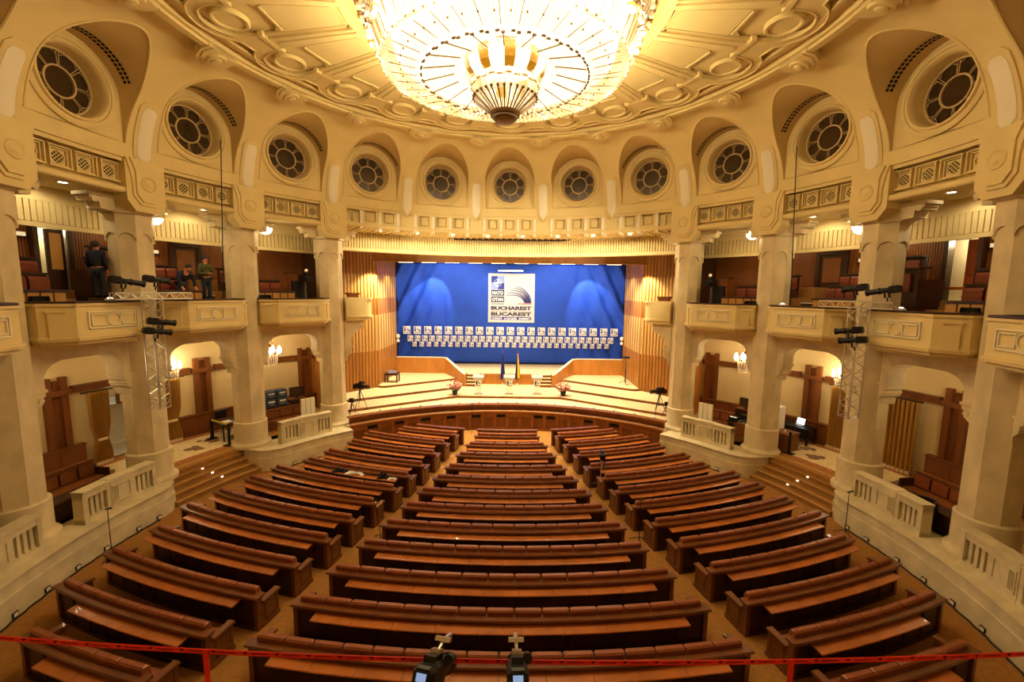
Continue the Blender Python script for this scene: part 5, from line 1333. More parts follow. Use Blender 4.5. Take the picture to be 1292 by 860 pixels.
# text helper: letters as thin meshes facing the hall
def text_mesh(s, size, wid, T, ext=.004, bold=0):
    cu = bpy.data.curves.new('lettering', 'FONT'); cu.body = s; cu.size = size; cu.extrude = ext; cu.offset = bold; cu.resolution_u = 3
    ob = bpy.data.objects.new('lettering', cu); COL.objects.link(ob)
    dg = bpy.context.evaluated_depsgraph_get(); me = bpy.data.meshes.new_from_object(ob.evaluated_get(dg))
    bpy.data.objects.remove(ob)
    xs = [v.co.x for v in me.vertices]; x0, x1 = min(xs), max(xs); k = (wid/(x1-x0)) if wid else 1
    vs = [T @ Vector(((v.co.x-x0)*k, -v.co.z, v.co.y)) for v in me.vertices]; fs = [tuple(p.vertices) for p in me.polygons]
    bpy.data.meshes.remove(me)
    return vs, fs
def emblem(parent, x0, z0, W, H, y, small=False):
    T = Matrix.Translation((x0, y, z0))
    mats = [PRINTW, PRINTN, PRINTB, PRINTL, PRINTR, PRINTG, PRINTW]
    def rc(mb, a, b, c, d, e, mi): mb.bx(a*W, b*W, -e, .0, c*H, d*H, T, mi)
    if small:
        mb = MB(); rc(mb, 0, 1, 0, 1, .012, 0)
        rc(mb, .10, .32, .64, .90, .016, 2); rc(mb, .10, .32, .36, .60, .016, 1)
        mb.tube((.12*W, -.02, .77*H), (.30*W, -.02, .77*H), .012*W, n=4, T=T, mi=0); mb.tube((.21*W, -.02, .68*H), (.21*W, -.02, .86*H), .012*W, n=4, T=T, mi=0)
        for q in range(4):
            pts = [(.45+.5*u, .72-.12*q*.5-.30*u*u-(.05*q)*(1-u)*.5) for u in (0, .33, .66, 1)]
            for (a, b), (c, d) in zip(pts[:-1], pts[1:]): mb.tube((a*W, -.014, b*H), (c*W, -.014, d*H), .022*W, n=4, T=T, mi=2)
        rc(mb, .10, .90, .19, .225, .016, 5); rc(mb, .10, .90, .10, .135, .016, 5); rc(mb, .55, .95, .26, .28, .016, 4)
        return obj('printed_emblem', mb, mats, parent)
    mb = MB(); rc(mb, 0, 1, 0, 1, .02, 0)
    o = obj('summit_emblem', mb, PRINTE, parent)
    mb = MB()
    # navy emblem square in four tones with a compass star
    for (a, b, c, d, m) in ((.065, .205, .81, .945, 2), (.205, .345, .81, .945, 3), (.065, .205, .675, .81, 3), (.205, .345, .675, .81, 2)): rc(mb, a, b, c, d, .026, m)
    obj('emblem_square', mb, mats, o)
    mb = MB(); cx, cz = .205*W, .81*H; R = .115*W
    for q in range(4):
        a = pi/2*q; b = a+pi/4
        mb.slab([(cx+R*cos(a), cz+R*sin(a)), (cx+R*.22*cos(b), cz+R*.22*sin(b)), (cx, cz), (cx+R*.22*cos(a-pi/4), cz+R*.22*sin(a-pi/4))], -.032, -.026, T)
    for q in range(4):
        for s in range(5):
            a, b = pi/2*q+.18+s*.24, pi/2*q+.18+(s+1)*.24; mb.tube((cx+R*.68*cos(a), -.03, cz+R*.68*sin(a)), (cx+R*.68*cos(b), -.03, cz+R*.68*sin(b)), .014, n=4, T=T)
    for q in range(4):
        a = pi/2*q; mb.tube((cx+R*cos(a), -.029, cz+R*sin(a)), (cx+R*1.12*cos(a), -.029, cz+R*1.12*sin(a)), .012, n=4, T=T)
    obj('compass_star', mb, PRINTW, o)
    for nm, z0_, z1_ in (('NATO', .55, .665), ('OTAN', .415, .53)):
        mb = MB(); rc(mb, .065, .345, z0_, z1_, .026, 1); b = obj('name_block', mb, mats, o)
        mb = MB(); vs, fs = text_mesh(nm, .09*H, .24*W, T @ Matrix.Translation((.085*W, -.032, (z0_+.025)*H)), bold=.016); mb.add(vs, fs); obj('lettering', mb, PRINTW, o)
    mb = MB()
    starts = [(.385, .555, .30), (.42, .60, .42), (.475, .655, .52), (.53, .70, .60), (.60, .735, .68)]
    for q, (xs, zs, bend) in enumerate(starts):
        pts = []; xe, ze = .80+.028*q, .405
        for i in range(13):
            u = i/12.; x = xs+(xe-xs)*u+.06*sin(pi*u); z = zs+(ze-zs)*u**(2.4-.25*q)+.02*sin(pi*u); pts.append((x*W, -.026-.004*q, z*H))
        for i, (a, b) in enumerate(zip(pts[:-1], pts[1:])): mb.tube(a, b, .016+.050*(i/12.), .016+.050*((i+1)/12.), 6, T, 2 if q % 2 == 0 else 5)
    for q in range(3):
        pts = [((.62+.10*q+(.30-.09*q)*u**.8)*W, -.022, (.90-.03*q-.44*u**1.8)*H) for u in [i/10. for i in range(11)]]
        for i, (a, b) in enumerate(zip(pts[:-1], pts[1:])): mb.tube(a, b, .014, .016, 4, T, 3)
    obj('ribbon_strokes', mb, mats, o)
    mb = MB(); rc(mb, .06, .34, .375, .388, .024, 1); rc(mb, .64, .93, .375, .395, .024, 4); rc(mb, .06, .94, .228, .233, .024, 5); rc(mb, .06, .93, .055, .115, .024, 2); obj('rule_lines', mb, mats, o)
    for s, z, sz in (('BUCHAREST', .262, .115), ('BUCAREST', .140, .115)):
        mb = MB(); vs, fs = text_mesh(s, sz*H*.85, .87*W, T @ Matrix.Translation((.062*W, -.026, z*H)), bold=.022); mb.add(vs, fs); obj('lettering', mb, PRINTG, o)
    for s, x, w in (('SUMMIT', .085, .22), ('2-4.IV.2008', .345, .27), ('SOMMET', .665, .24)):
        mb = MB(); vs, fs = text_mesh(s, .045*H, w*W, T @ Matrix.Translation((x*W, -.032, .066*H)), bold=.006); mb.add(vs, fs); obj('lettering', mb, PRINTW, o)
emblem(bd, -1.78, 5.14, 3.72, 3.90, YB-.19)
for n, w, x0, x1, z in ((21, .58, -8.29, 8.36, 4.45), (29, .44, -8.02, 8.09, 3.78), (28, .35, -7.69, 7.79, 3.31)):
    for i in range(n):
        x = x0+(x1-x0)*i/(n-1); emblem(bd, x-w/2, z-w*.54, w, w*1.08, YB-.20-max(0, abs(x)-4.5)*.045, True)
# hanging lamp bar over the emblem
t = thing('lamp_bar', 'bright white lamp bar hanging above the summit emblem', 'lamp', (0, 21.4, 9.2))
mb = MB(); mb.bx(-1.0, 1.0, 21.35, 21.5, 9.22, 9.30); mb.bx(-.9, -.86, 21.4, 21.44, 9.3, 10.6); mb.bx(.86, .9, 21.4, 21.44, 9.3, 10.6); obj('housing', mb, BLACK, t)
mb = MB(); mb.bx(-.95, .95, 21.37, 21.48, 9.17, 9.22); obj('tube', mb, TUBEW, t)
# ------------------------------------------------------------------ lecterns, flags, flowers
def lectern(x, y, label):
    t = thing('lectern', label, 'lectern', (x, y, 1.0), 'clear lecterns on the stage'); T = Matrix.Translation((x, y, 1.0))
    mb = MB(); mb.bx(-.19, .19, -.1, .1, .04, .92, T); obj('column', mb, GLASSC, t)
    mb = MB(); mb.bx(-.28, .28, -.22, .22, 0, .04, T); obj('base', mb, GLASSC, t)
    mb = MB(); mb.bx(-.20, .20, -.125, -.10, .50, .92, T); obj('emblem_card', mb, PRINTW, t)
    mb = MB(); mb.bx(-.15, -.04, -.135, -.125, .62, .86, T, 0); mb.bx(-.15, .15, -.135, -.125, .55, .59, T, 1)
    for q in range(4): mb.tube((0, -.13, .84-.04*q), (.15, -.13, .70-.01*q), .008, n=4, T=T, mi=2)
    obj('emblem_print', mb, [PRINTN, PRINTG, PRINTB], t)
    mb = MB(); mb.slab([(-.30, .92), (.30, .92), (.30, 1.10), (-.30, 1.10)], -.20, -.16, T); mb.bx(-.30, .30, -.16, .2, .9, .95, T); obj('front', mb, LECT, t)
    mb = MB(); mb.add([(-.36, -.27, 1.09), (.36, -.27, 1.09), (.36, .25, 1.20), (-.36, .25, 1.20), (-.36, -.27, 1.12), (.36, -.27, 1.12), (.36, .25, 1.23), (-.36, .25, 1.23)], [(0, 3, 2, 1), (4, 5, 6, 7), (0, 1, 5, 4), (1, 2, 6, 5), (2, 3, 7, 6), (3, 0, 4, 7)], T); obj('top', mb, LECT, t)
    for s in (-1, 1):
        mb = MB(); mb.path([T @ Vector((s*.08, .1, 1.2)), T @ Vector((s*.09, .0, 1.38)), T @ Vector((s*.07, .12, 1.46))], .008, 5); obj('microphone', mb, BLACK, t)
lectern(-1.95, 15.55, 'clear lectern with emblem card on the left of the stage'); lectern(.05, 15.63, 'clear lectern with emblem card in the middle of the stage, between the flags'); lectern(1.86, 15.7, 'clear lectern with emblem card on the right of the stage')
def flag(x, y, label, cols):
    t = thing('flag', label, 'flag', (x, y, 1.0), 'flags on the stage'); T = Matrix.Translation((x, y, 1.0))
    mb = MB(); mb.lathe([(0, 0), (.17, 0), (.17, .04), (.05, .08), (.04, .2), (0, .2)], 14, T); obj('base', mb, PLASTER_W, t)
    mb = MB(); mb.tube((0, 0, .1), (0, 0, 2.4), .02, n=8, T=T); mb.lathe([(0, 2.38), (.03, 2.40), (.03, 2.46), (0, 2.56)], 8, T); obj('pole', mb, GOLD, t)
    n = 18; rows = 16
    for ci, (u0, u1, m) in enumerate(cols):
        vs = []; fs = []; k = 8
        for j in range(rows+1):
            z = 2.28-1.70*j/rows; wd = .05+.21*(j/rows)**.8
            for i in range(k+1):
                u = u0+(u1-u0)*i/k; a = 2*pi*u*.9-pi/2+.35
                rr = wd*(.75+.25*sin(u*23)); vs.append((rr*cos(a)*.9+.03*j/rows, rr*sin(a)*.7-.02, z-.15*u*(j/rows)))
        for j in range(rows):
            for i in range(k): fs.append((j*(k+1)+i, j*(k+1)+i+1, (j+1)*(k+1)+i+1, (j+1)*(k+1)+i))
        mb = MB(); mb.add(vs, fs, T); o = obj('flag_cloth' if len(cols) == 1 else 'flag_stripe', mb, m, t, smooth=True)
        s = o.modifiers.new('thickness', 'SOLIDIFY'); s.thickness = .01
flag(-.45, 18.1, 'dark blue flag draped on its pole left of the middle lectern', [(0, 1, FLAGB)])
flag(.59, 18.1, 'blue yellow and red striped flag draped on its pole right of the middle lectern', [(.05, .34, FLAGR), (-.08, .05, FLAGY), (.34, .92, FLAGB)])
def flowers(x, y, label, seed):
    t = thing('flower_arrangement', label, 'flowers', (x, y, 1.0), 'pink flower arrangements on the stage'); rr = random.Random(seed)
    T = Matrix.Translation((x, y, 1.0))
    mb = MB(); mb.lathe([(0, 0), (.14, 0), (.18, .2), (.2, .24), (.17, .24), (0, .22)], 16, T); obj('pot', mb, BLACK, t)
    mb = MB(); mf = MB(); ml = MB()
    for q in range(70):
        a = rr.random()*6.28; e = rr.random(); h = .3+.72*e*rr.random()**.4; d = (.56*(1-abs(h-.55)/.8))*rr.random()**.5
        p = Vector((d*cos(a), d*sin(a), h)); mb.tube((d*.2*cos(a), d*.2*sin(a), .2), p, .006, n=4, T=T)
        if q % 5 < 3:
            for w in range(6):
                b = 2*pi*w/6; mf.ball((p.x+.035*cos(b), p.y+.035*sin(b), p.z+.01), .046, 6, 4, T, sc=(1, 1, .6))
            mf.ball((p.x, p.y, p.z+.025), .03, 6, 4, T)
        else:
            u = Vector((cos(a), sin(a), .3)); v = Vector((-sin(a), cos(a), 0))*.03
            ml.add([p-u*.09, p+v, p+u*.09, p-v], [(0, 1, 2, 3)], T)
    for q in range(14):
        a = 2*pi*q/14+.2; u = Vector((cos(a), sin(a), .25)); v = Vector((-sin(a), cos(a), 0))*.04; p = Vector((0, 0, .28))+u*.3
        ml.add([p-u*.22, p+v, p+u*.2, p-v], [(0, 1, 2, 3)], T)
    obj('stems', mb, GREENL, t); obj('blossoms', mf, PINK, t, smooth=True); obj('leaves', ml, GREENL, t)
flowers(-3.44, 15.25, 'pink flower arrangement at the left corner of the stage', 1); flowers(3.53, 15.35, 'pink flower arrangement at the right corner of the stage', 2)
# ------------------------------------------------------------------ table, stands and cameras on the stage
T = Matrix.Translation((-8.05, 17.45, 1.3)); t = thing('table', 'small dark wood table with bottles by the left slatted wall', 'table', (-8.05, 17.45, 1.3))
mb = MB(); mb.bx(-.5, .42, -.35, .35, .58, .64, T); mb.bx(-.46, .38, -.31, .31, .5, .58, T); obj('table_top', mb, WOODD, t)
for sx in (-.44, .36):
    for sy in (-.29, .29): mb = MB(); mb.bx(sx-.04, sx+.04, sy-.04, sy+.04, 0, .58, T); obj('leg', mb, WOODD, t)
mb = MB(); mb.bx(-.32, .28, -.24, .24, .64, .67, T); o = obj('tray', mb, ALU); tag(o, 'silver tray on the small table by the slatted wall', 'tray')
for i in range(5):
    x = -.25+.12*i; y = -.1+.12*(i % 2); t2 = thing('bottle', 'small water bottle on the stage table tray, %s from the left' % ORD[i+1], 'bottle', (-8.05+x, 17.45+y, 1.97), 'water bottles on the stage table')
    T2 = Matrix.Translation((-8.05+x, 17.45+y, 1.97)); mb = MB(); mb.lathe([(0, 0), (.032, 0), (.034, .12), (.014, .17), (.014, .2), (0, .2)], 10, T2); obj('body', mb, MATS['print_light_blue'], t2, smooth=True)
    mb = MB(); mb.lathe([(0, .2), (.016, .2), (.016, .225), (0, .225)], 8, T2); obj('cap', mb, PRINTB, t2)
def tripod(T, h, r, m, t, n=3, rot=.4, foot=.02):
    for q in range(n):
        a = 2*pi*q/n+rot; mb = MB(); p = T @ Vector((r*cos(a), r*sin(a), .01)); c = T @ Vector((.03*cos(a), .03*sin(a), h))
        mb.tube(c, p, .022, .014, 7); mb.ball(tuple(p+Vector((0, 0, .01))), foot, 6, 4); obj('leg', mb, m, t)
    mb = MB(); mb.tube(T @ Vector((0, 0, h*.45)), T @ Vector((0, 0, h+.04)), .025, n=8)
    for q in range(n):
        a = 2*pi*q/n+rot; mb.tube(T @ Vector((r*.55*cos(a), r*.55*sin(a), h*.45)), T @ Vector((0, 0, h*.45)), .008, n=5)
    obj('center_column', mb, m, t)
def studio_camera(x, y, z, yaw, h, label, sc=1, group='broadcast cameras'):
    t = thing('video_camera', label, 'video camera', (x, y, z), group); T = Matrix.Translation((x, y, z)) @ Matrix.Rotation(yaw, 4, 'Z')
    tripod(T, h, .42, BLACK, t)
    B = T @ Matrix.Translation((0, 0, h+.2)) @ Matrix.Scale(sc, 4)
    mb = MB(); mb.rbox((.0, 0, .02), (.42, .16, .24), .03, B); mb.box((-.26, 0, -.02), (.14, .14, .2), B); mb.box((.05, 0, .17), (.22, .05, .05), B); mb.tube((.14, 0, .15), (.14, 0, .19), .02, n=6, T=B); mb.tube((-.04, 0, .15), (-.04, 0, .19), .02, n=6, T=B); obj('body', mb, BLACK, t)
    mb = MB(); mb.tube((.2, 0, .02), (.42, 0, .02), .065, .075, 14, B); mb.tube((.42, 0, .02), (.50, 0, .02), .09, .095, 14, B); obj('lens', mb, BLACK, t, smooth=True)
    mb = MB(); mb.box((.02, .14, .16), (.24, .10, .10), B); mb.tube((.0, .1, .16), (.0, .04, .1), .015, n=6, T=B); obj('viewfinder', mb, BLACK, t)
    mb = MB(); mb.ball((0, 0, -.14), .07, 10, 6, B); mb.tube((0, 0, -.12), (-.55, .05, -.25), .012, n=6, T=B); obj('pan_head', mb, GREYM, t)
studio_camera(-8.35, 11.95, .85, -.35, 1.15, 'broadcast camera on a tripod at the left end of the stage rail', 1.25)
studio_camera(8.55, 11.9, .85, pi+.35, 1.10, 'broadcast camera on a tripod at the right end of the stage rail', 1.25)
for x, y, l in ((-8.55, 11.2, 'left'), (8.75, 11.3, 'right')):
    t = thing('camera_dolly', 'small black equipment stand in front of the %s stage camera' % l, 'stand', (x, y, .85), None); T = Matrix.Translation((x, y, .85)); tripod(T, .6, .22, BLACK, t); mb = MB(); mb.box((0, 0, .75), (.22, .16, .22), T); mb.box((.12, 0, .7), (.1, .1, .1), T); obj('monitor', mb, BLACK, t)
t = thing('teleprompter_stand', 'tall thin stand with a flat black head by the right slatted wall', 'stand', (8.1, 17.6, 1.3)); T = Matrix.Translation((8.1, 17.6, 1.3))
for q in range(3):
    a = 2*pi*q/3+.5; mb = MB(); mb.tube(T @ Vector((0, 0, .3)), T @ Vector((.5*cos(a), .5*sin(a), .015)), .015); obj('leg', mb, BLACK, t)
mb = MB(); mb.tube((0, 0, .1), (0, 0, 1.85), .03, n=8, T=T); mb.tube((0, 0, .2), (0, 0, 1.1), .05, n=8, T=T); obj('pole', mb, GREYM, t)
mb = MB(); mb.box((0, -.02, 1.9), (.42, .3, .1), T); obj('head', mb, BLACK, t)
for i in range(13):   # cable along the stage rail
    pass
mb = MB(); pts = [Vector(pol(12.9+.05*sin(i*1.3), -2.1+4.2*i/60, .865)) for i in range(61)]; mb.path(pts, .012, 5); o = obj('cable', mb, CABLE); tag(o, 'thin black cable running along the pale strip behind the stage rail', 'cable')
for i in range(12):
    k = -2.0+4.0*i/11; c = pol(12.9, k, .85); mb = MB(); T = frame(k, 12.9, .85); mb.tube((0, 0, 0), (0, 0, .16), .012, n=5, T=T); mb.box((0, 0, .18), (.06, .06, .06), T); mb.lathe([(0, 0), (.06, 0), (.06, .015), (0, .02)], 8, T)
    o = obj('stage_microphone', mb, BLACK); tag(o, 'tiny black floor microphone behind the stage rail, %s' % nth(i, 12), 'microphone', 'floor microphones behind the stage rail')
# ------------------------------------------------------------------ microphone stands in the hall
def micstand(x, y, h, label, lean=(0, 0)):
    t = thing('microphone_stand', label, 'microphone stand', (x, y, 0), 'thin microphone stands in the hall'); T = Matrix.Translation((x, y, 0))
    mb = MB(); mb.tube((0, 0, .05), (lean[0], lean[1], h), .013, .010, 7, T); obj('pole', mb, BLACK, t)
    for q in range(3):
        a = 2*pi*q/3+.5; mb = MB(); mb.tube(T @ Vector((0, 0, .16)), T @ Vector((.3*cos(a), .3*sin(a), .012)), .011, n=6); obj('leg', mb, BLACK, t)
    mb = MB(); mb.tube((lean[0]-.06, lean[1], h), (lean[0]+.09, lean[1], h+.03), .02, .026, 8, T); mb.ball((lean[0]+.1, lean[1], h+.035), .032, 8, 6, T); obj('microphone', mb, BLACK, t)
micstand(-1.9, 10.9, 1.55, 'thin black microphone stand in front of the stage wall, left of the centre bench'); micstand(3.14, 11.0, 1.2, 'thin black microphone stand in front of the stage wall, on the right')
micstand(-3.70, .70, 1.25, 'thin black microphone stand in the left aisle', (-.2, 0)); micstand(4.25, .77, 1.35, 'thin black microphone stand in the right aisle')
micstand(-11.0, -.40, 1.45, 'thin black microphone stand at the foot of the left balustrade'); micstand(11.05, 1.35, 1.42, 'thin black microphone stand at the foot of the right balustrade')
micstand(3.1, 3.4, .62, 'short thin microphone stand in the right aisle near the camera tripod', (.2, 0))
t = thing('video_camera', 'small camera on a tall silver tripod standing in the right aisle among the benches', 'video camera', (3.85, 4.55, 0), 'broadcast cameras'); T = Matrix.Translation((3.85, 4.55, 0))
tripod(T, 1.05, .5, ALU, t, rot=.2); mb = MB(); mb.rbox((0, 0, 1.25), (.2, .34, .22), .03, T); mb.box((0, .1, 1.38), (.1, .2, .08), T); obj('body', mb, BLACK, t)
mb = MB(); mb.tube((0, .15, 1.25), (0, .42, 1.27), .05, .06, 12, T); obj('lens', mb, BLACK, t); mb = MB(); mb.ball((0, 0, 1.1), .06, 8, 6, T); mb.tube((0, 0, 1.1), (.1, -.5, .95), .01, n=5, T=T); obj('pan_head', mb, BLACK, t)
t = thing('wooden_drum', 'round dark wood pedestal between the legs of the silver tripod', 'pedestal', (3.9, 3.6, 0)) if 0 else None
# ------------------------------------------------------------------ foreground: two cameras and red tape
def handycam(x, y, z, yaw, label):
    t = thing('video_camera', label, 'video camera', (x, y, 4.8), 'broadcast cameras'); T = Matrix.Translation((x, y, z)) @ Matrix.Rotation(yaw, 4, 'Z') @ Matrix.Rotation(-.62, 4, 'X') @ Matrix.Scale(1.15, 4)
    mb = MB(); B = T @ Matrix.Rotation(pi/2, 4, 'Z')
    mb.rbox((0, 0, 0), (.20, .105, .12), .02, B); mb.rbox((-.10, 0, -.025), (.10, .11, .15), .02, B); mb.box((-.02, 0, .07), (.14, .06, .03), B); obj('body', mb, BLACK, t)
    mb = MB(); mb.tube((0, .09, .01), (0, .22, .01), .042, .047, 16, T); mb.tube((0, .22, .01), (0, .27, .01), .055, .055, 16, T); mb.tube((.06, .05, .06), (.06, .13, .06), .025, n=10, T=T); obj('lens', mb, BLACK, t, smooth=True)
    mb = MB(); mb.box((.0, -.158, .005), (.05, .012, .034), T); mb.box((0, -.153, .005), (.066, .012, .05), T, 1); obj('screen', mb, [SCREEN, BLACK], t)
    mb = MB(); mb.tube((0, .02, .08), (0, .10, .13), .010, n=8, T=T); mb.box((0, .02, .09), (.05, .06, .03), T); mb.box((0, .10, .14), (.085, .04, .02), T); mb.tube((0, .10, .13), (0, .22, .15), .014, n=8, T=T); obj('shotgun_microphone', mb, ALU, t)
    mb = MB(); mb.box((0, .0, -.10), (.1, .14, .06), T); mb.tube((0, 0, -.12), (0, 0, -.25), .04, .03, 10, T); mb.tube((.03, -.05, -.12), (.12, -.32, -.3), .012, n=6, T=T); obj('pan_head', mb, BLACK, t)
    h = z-.22-4.8; T0 = Matrix.Translation((x, y, 4.8)); tripod(T0, h, .3, BLACK, t)
handycam(-.165, -9.36, 5.37, -.22, 'black video camera with blue lit screen at the bottom edge, left of the pair'); handycam(.345, -9.36, 5.37, .03, 'black video camera at the bottom edge, right of the pair')
t = thing('barrier_tape', 'red printed barrier tape stretched across the front of the picture', 'tape', (0, -9.3, 5.4)); mb = MB(); mm = MB(); N = 90; H = .0165
prev = None
def tp(u):
    x = -4.6+9.2*u; z = 5.32+.0105*(x-.31)**2; return Vector((x, -9.22, z))
for i in range(N):
    a, b = tp(i/N), tp((i+1)/N); mb.add([a+Vector((0, 0, -H)), b+Vector((0, 0, -H)), b+Vector((0, 0, H)), a+Vector((0, 0, H)), a+Vector((0, .003, -H)), b+Vector((0, .003, -H)), b+Vector((0, .003, H)), a+Vector((0, .003, H))], [(0, 1, 2, 3), (7, 6, 5, 4), (3, 2, 6, 7), (0, 4, 5, 1)])
tape_o = obj('tape', mb, TAPE, t)
uvl = tape_o.data.uv_layers.new(name='along')
for li, lp in enumerate(tape_o.data.loops):
    co_ = tape_o.data.vertices[lp.vertex_index].co; c0 = 5.32+.0105*(co_.x-.31)**2
    uvl.data[li].uv = (co_.x*5.0, (co_.z-c0)/(2*H)+.5)
nt = TAPE.node_tree; uvn = nt.nodes.new('ShaderNodeUVMap'); uvn.uv_map = 'along'; sx = nt.nodes.new('ShaderNodeSeparateXYZ'); nt.links.new(uvn.outputs['UV'], sx.inputs['Vector'])
def mth(op, a, b=None):
    n_ = nt.nodes.new('ShaderNodeMath'); n_.operation = op
    for i_, v_ in enumerate((a, b)):
        if v_ is None: continue
        if isinstance(v_, (int, float)): n_.inputs[i_].default_value = v_
        else: nt.links.new(v_, n_.inputs[i_])
    return n_.outputs[0]
fu = mth('FRACT', sx.outputs['X']); fv = sx.outputs['Y']
tri = mth('MULTIPLY', mth('LESS_THAN', mth('ABSOLUTE', mth('SUBTRACT', fu, .14)), mth('MULTIPLY', mth('SUBTRACT', fv, .2), .14)), mth('LESS_THAN', fv, .82))
word = mth('MULTIPLY', mth('MULTIPLY', mth('GREATER_THAN', fu, .32), mth('LESS_THAN', fu, .86)), mth('LESS_THAN', mth('ABSOLUTE', mth('SUBTRACT', fv, .5)), .17))
word = mth('MULTIPLY', word, mth('LESS_THAN', mth('FRACT', mth('MULTIPLY', fu, 21.0)), .66))
mk = mth('MAXIMUM', tri, word); mx = nt.nodes.new('ShaderNodeMixRGB'); nt.links.new(mk, mx.inputs['Fac']); mx.inputs['Color1'].default_value = rgb(226, 44, 28); mx.inputs['Color2'].default_value = rgb(70, 10, 10)
nt.links.new(mx.outputs['Color'], nt.nodes['Principled BSDF'].inputs['Base Color'])
for x in (-1.62, .33, 2.07):
    c = tp((x+4.6)/9.2); mb = MB(); mb.bx(x-.017, x+.017, c.y-.006, c.y-.002, c.z-.48, c.z+.0165); obj('hanging_end', mb, TAPE, t)
    mb = MB(); mb.bx(x-.03, x+.03, c.y-.03, c.y+.03, 4.8, c.z-.5); obj('tape_post', mb, BLACK, t)
# ------------------------------------------------------------------ cable and small floor lamps along the plinths
for sg in (-1, 1):
    S = 'left' if sg < 0 else 'right'
    for nm, ka, kb, r in (('rear', 4.75, 6.6, 11.40), ('stage', 2.45, 3.3, 11.05)):
        mb = MB(); pts = [Vector(pol(r+.015*sin(i*2.1), sg*(ka+(kb-ka)*i/40), .02)) for i in range(41)]; mb.path(pts, .022, 6); o = obj('cable', mb, CABLE); tag(o, 'black cable lying along the foot of the %s %s plinth' % (S, 'steps to rear' if nm == 'rear' else 'stage side'), 'cable', None)
    ks = [2.7, 3.0, 3.25] + [4.75, 4.95, 5.25, 5.5, 5.75, 6.0]
    for i, k in enumerate(ks):
        r = 11.08 if k < 4 else 11.43; T = frame(sg*k, r, .10); t = thing('floor_lamp', 'small white recessed light at the foot of the %s plinth, %s counted from the stage' % (S, ORD[i+1]), 'lamp', pol(r, sg*k, 0), 'small lights at the foot of the plinths')
        mb = MB()
        for a, b, c, d in ((-.07, .07, .045, .055), (-.07, .07, -.055, -.045), (-.07, -.06, -.055, .055), (.06, .07, -.055, .055)): mb.bx(a, b, -.02, .04, c, d, T)
        obj('frame', mb, BLACK, t); mb = MB(); mb.bx(-.06, .06, -.015, .03, -.05, .05, T); obj('lens', mb, PLASTER_W, t)
# ------------------------------------------------------------------ furniture in the lower galleries
def pew(sg, k0, k1, r, label, n, zt=1.75, red=False):
    t = thing('gallery_bench', label, 'bench', pol(r, sg*(k0+k1)/2, .9), 'wooden benches of the lower galleries')
    mb = MB(); mb.arcbox(r-.03, r+.05, .9, zt, sg*k0, sg*k1); mb.arcbox(r-.06, r+.08, zt, zt+.06, sg*k0, sg*k1); obj('back_panel', mb, WOODM, t)
    mb = MB(); mb.arcbox(r-.6, r-.03, 1.25, 1.36, sg*k0, sg*k1); mb.arcbox(r-.55, r-.5, .9, 1.25, sg*k0, sg*k1); obj('seat', mb, WOODM, t)
    for q in range(n):
        a = k0+(k1-k0)*(q+.08)/n; b = k0+(k1-k0)*(q+.92)/n
        mb = MB(); mb.arc([(r-.12, 1.4), (r-.03, 1.4), (r-.03, zt-.06), (r-.09, zt-.06)], sg*a, sg*b, 3); obj('back_cushion', mb, LEATHER2 if sg > 0 else WOODM, t)
    for k in (k0, k1):
        mb = MB(); mb.arcbox(r-.62, r+.06, .9, 1.62, sg*(k-.008), sg*(k+.008), 1); obj('end_panel', mb, WOODD, t)
pew(-1, 2.72, 3.32, 14.2, 'wooden bench behind the left balustrade next to the stage, below the blue cases', 4)
pew(1, 2.70, 3.0, 14.3, 'wooden bench behind the right balustrade next to the stage', 2)
pew(-1, 4.72, 5.36, 14.0, 'long wooden bench behind the left balustrade beyond the steps', 5, 1.82); pew(1, 4.72, 5.36, 14.0, 'long red brown bench behind the right balustrade beyond the steps', 5, 1.82)
for sg in (-1, 1):
    S = 'left' if sg < 0 else 'right'; k0, k1 = 4.70, 5.30
    t = thing('table', 'dark wood desk in front of the bench behind the %s balustrade' % S, 'table', pol(12.9, sg*5.1, .9), 'desks of the lower galleries')
    mb = MB(); mb.arcbox(12.6, 13.1, 1.42, 1.48, sg*k0, sg*k1); obj('table_top', mb, WOODD, t)
    mb = MB(); mb.arcbox(12.65, 12.70, .9, 1.42, sg*k0, sg*k1); obj('front_panel', mb, WOODD, t)
    for k in (k0+.01, k1-.01): mb = MB(); mb.arcbox(12.65, 13.05, .9, 1.42, sg*(k-.008), sg*(k+.008), 1); obj('leg', mb, WOODD, t)
    t = thing('white_panel_stand', 'three narrow white upright panels behind the %s balustrade by the stage column' % S, 'panel', pol(12.25, sg*2.88, .9), 'white upright panels')
    for q in range(3):
        mb = MB(); T = frame(sg*(2.82+.06*q), 12.3, .9); mb.bx(-.095, .095, -.05, .05, .02, 1.62, T); obj('panel', mb, PLASTER_W, t)
    mb = MB(); mb.arcbox(12.15, 12.45, .9, .93, sg*2.78, sg*2.98, 2); obj('base', mb, GREYM, t)
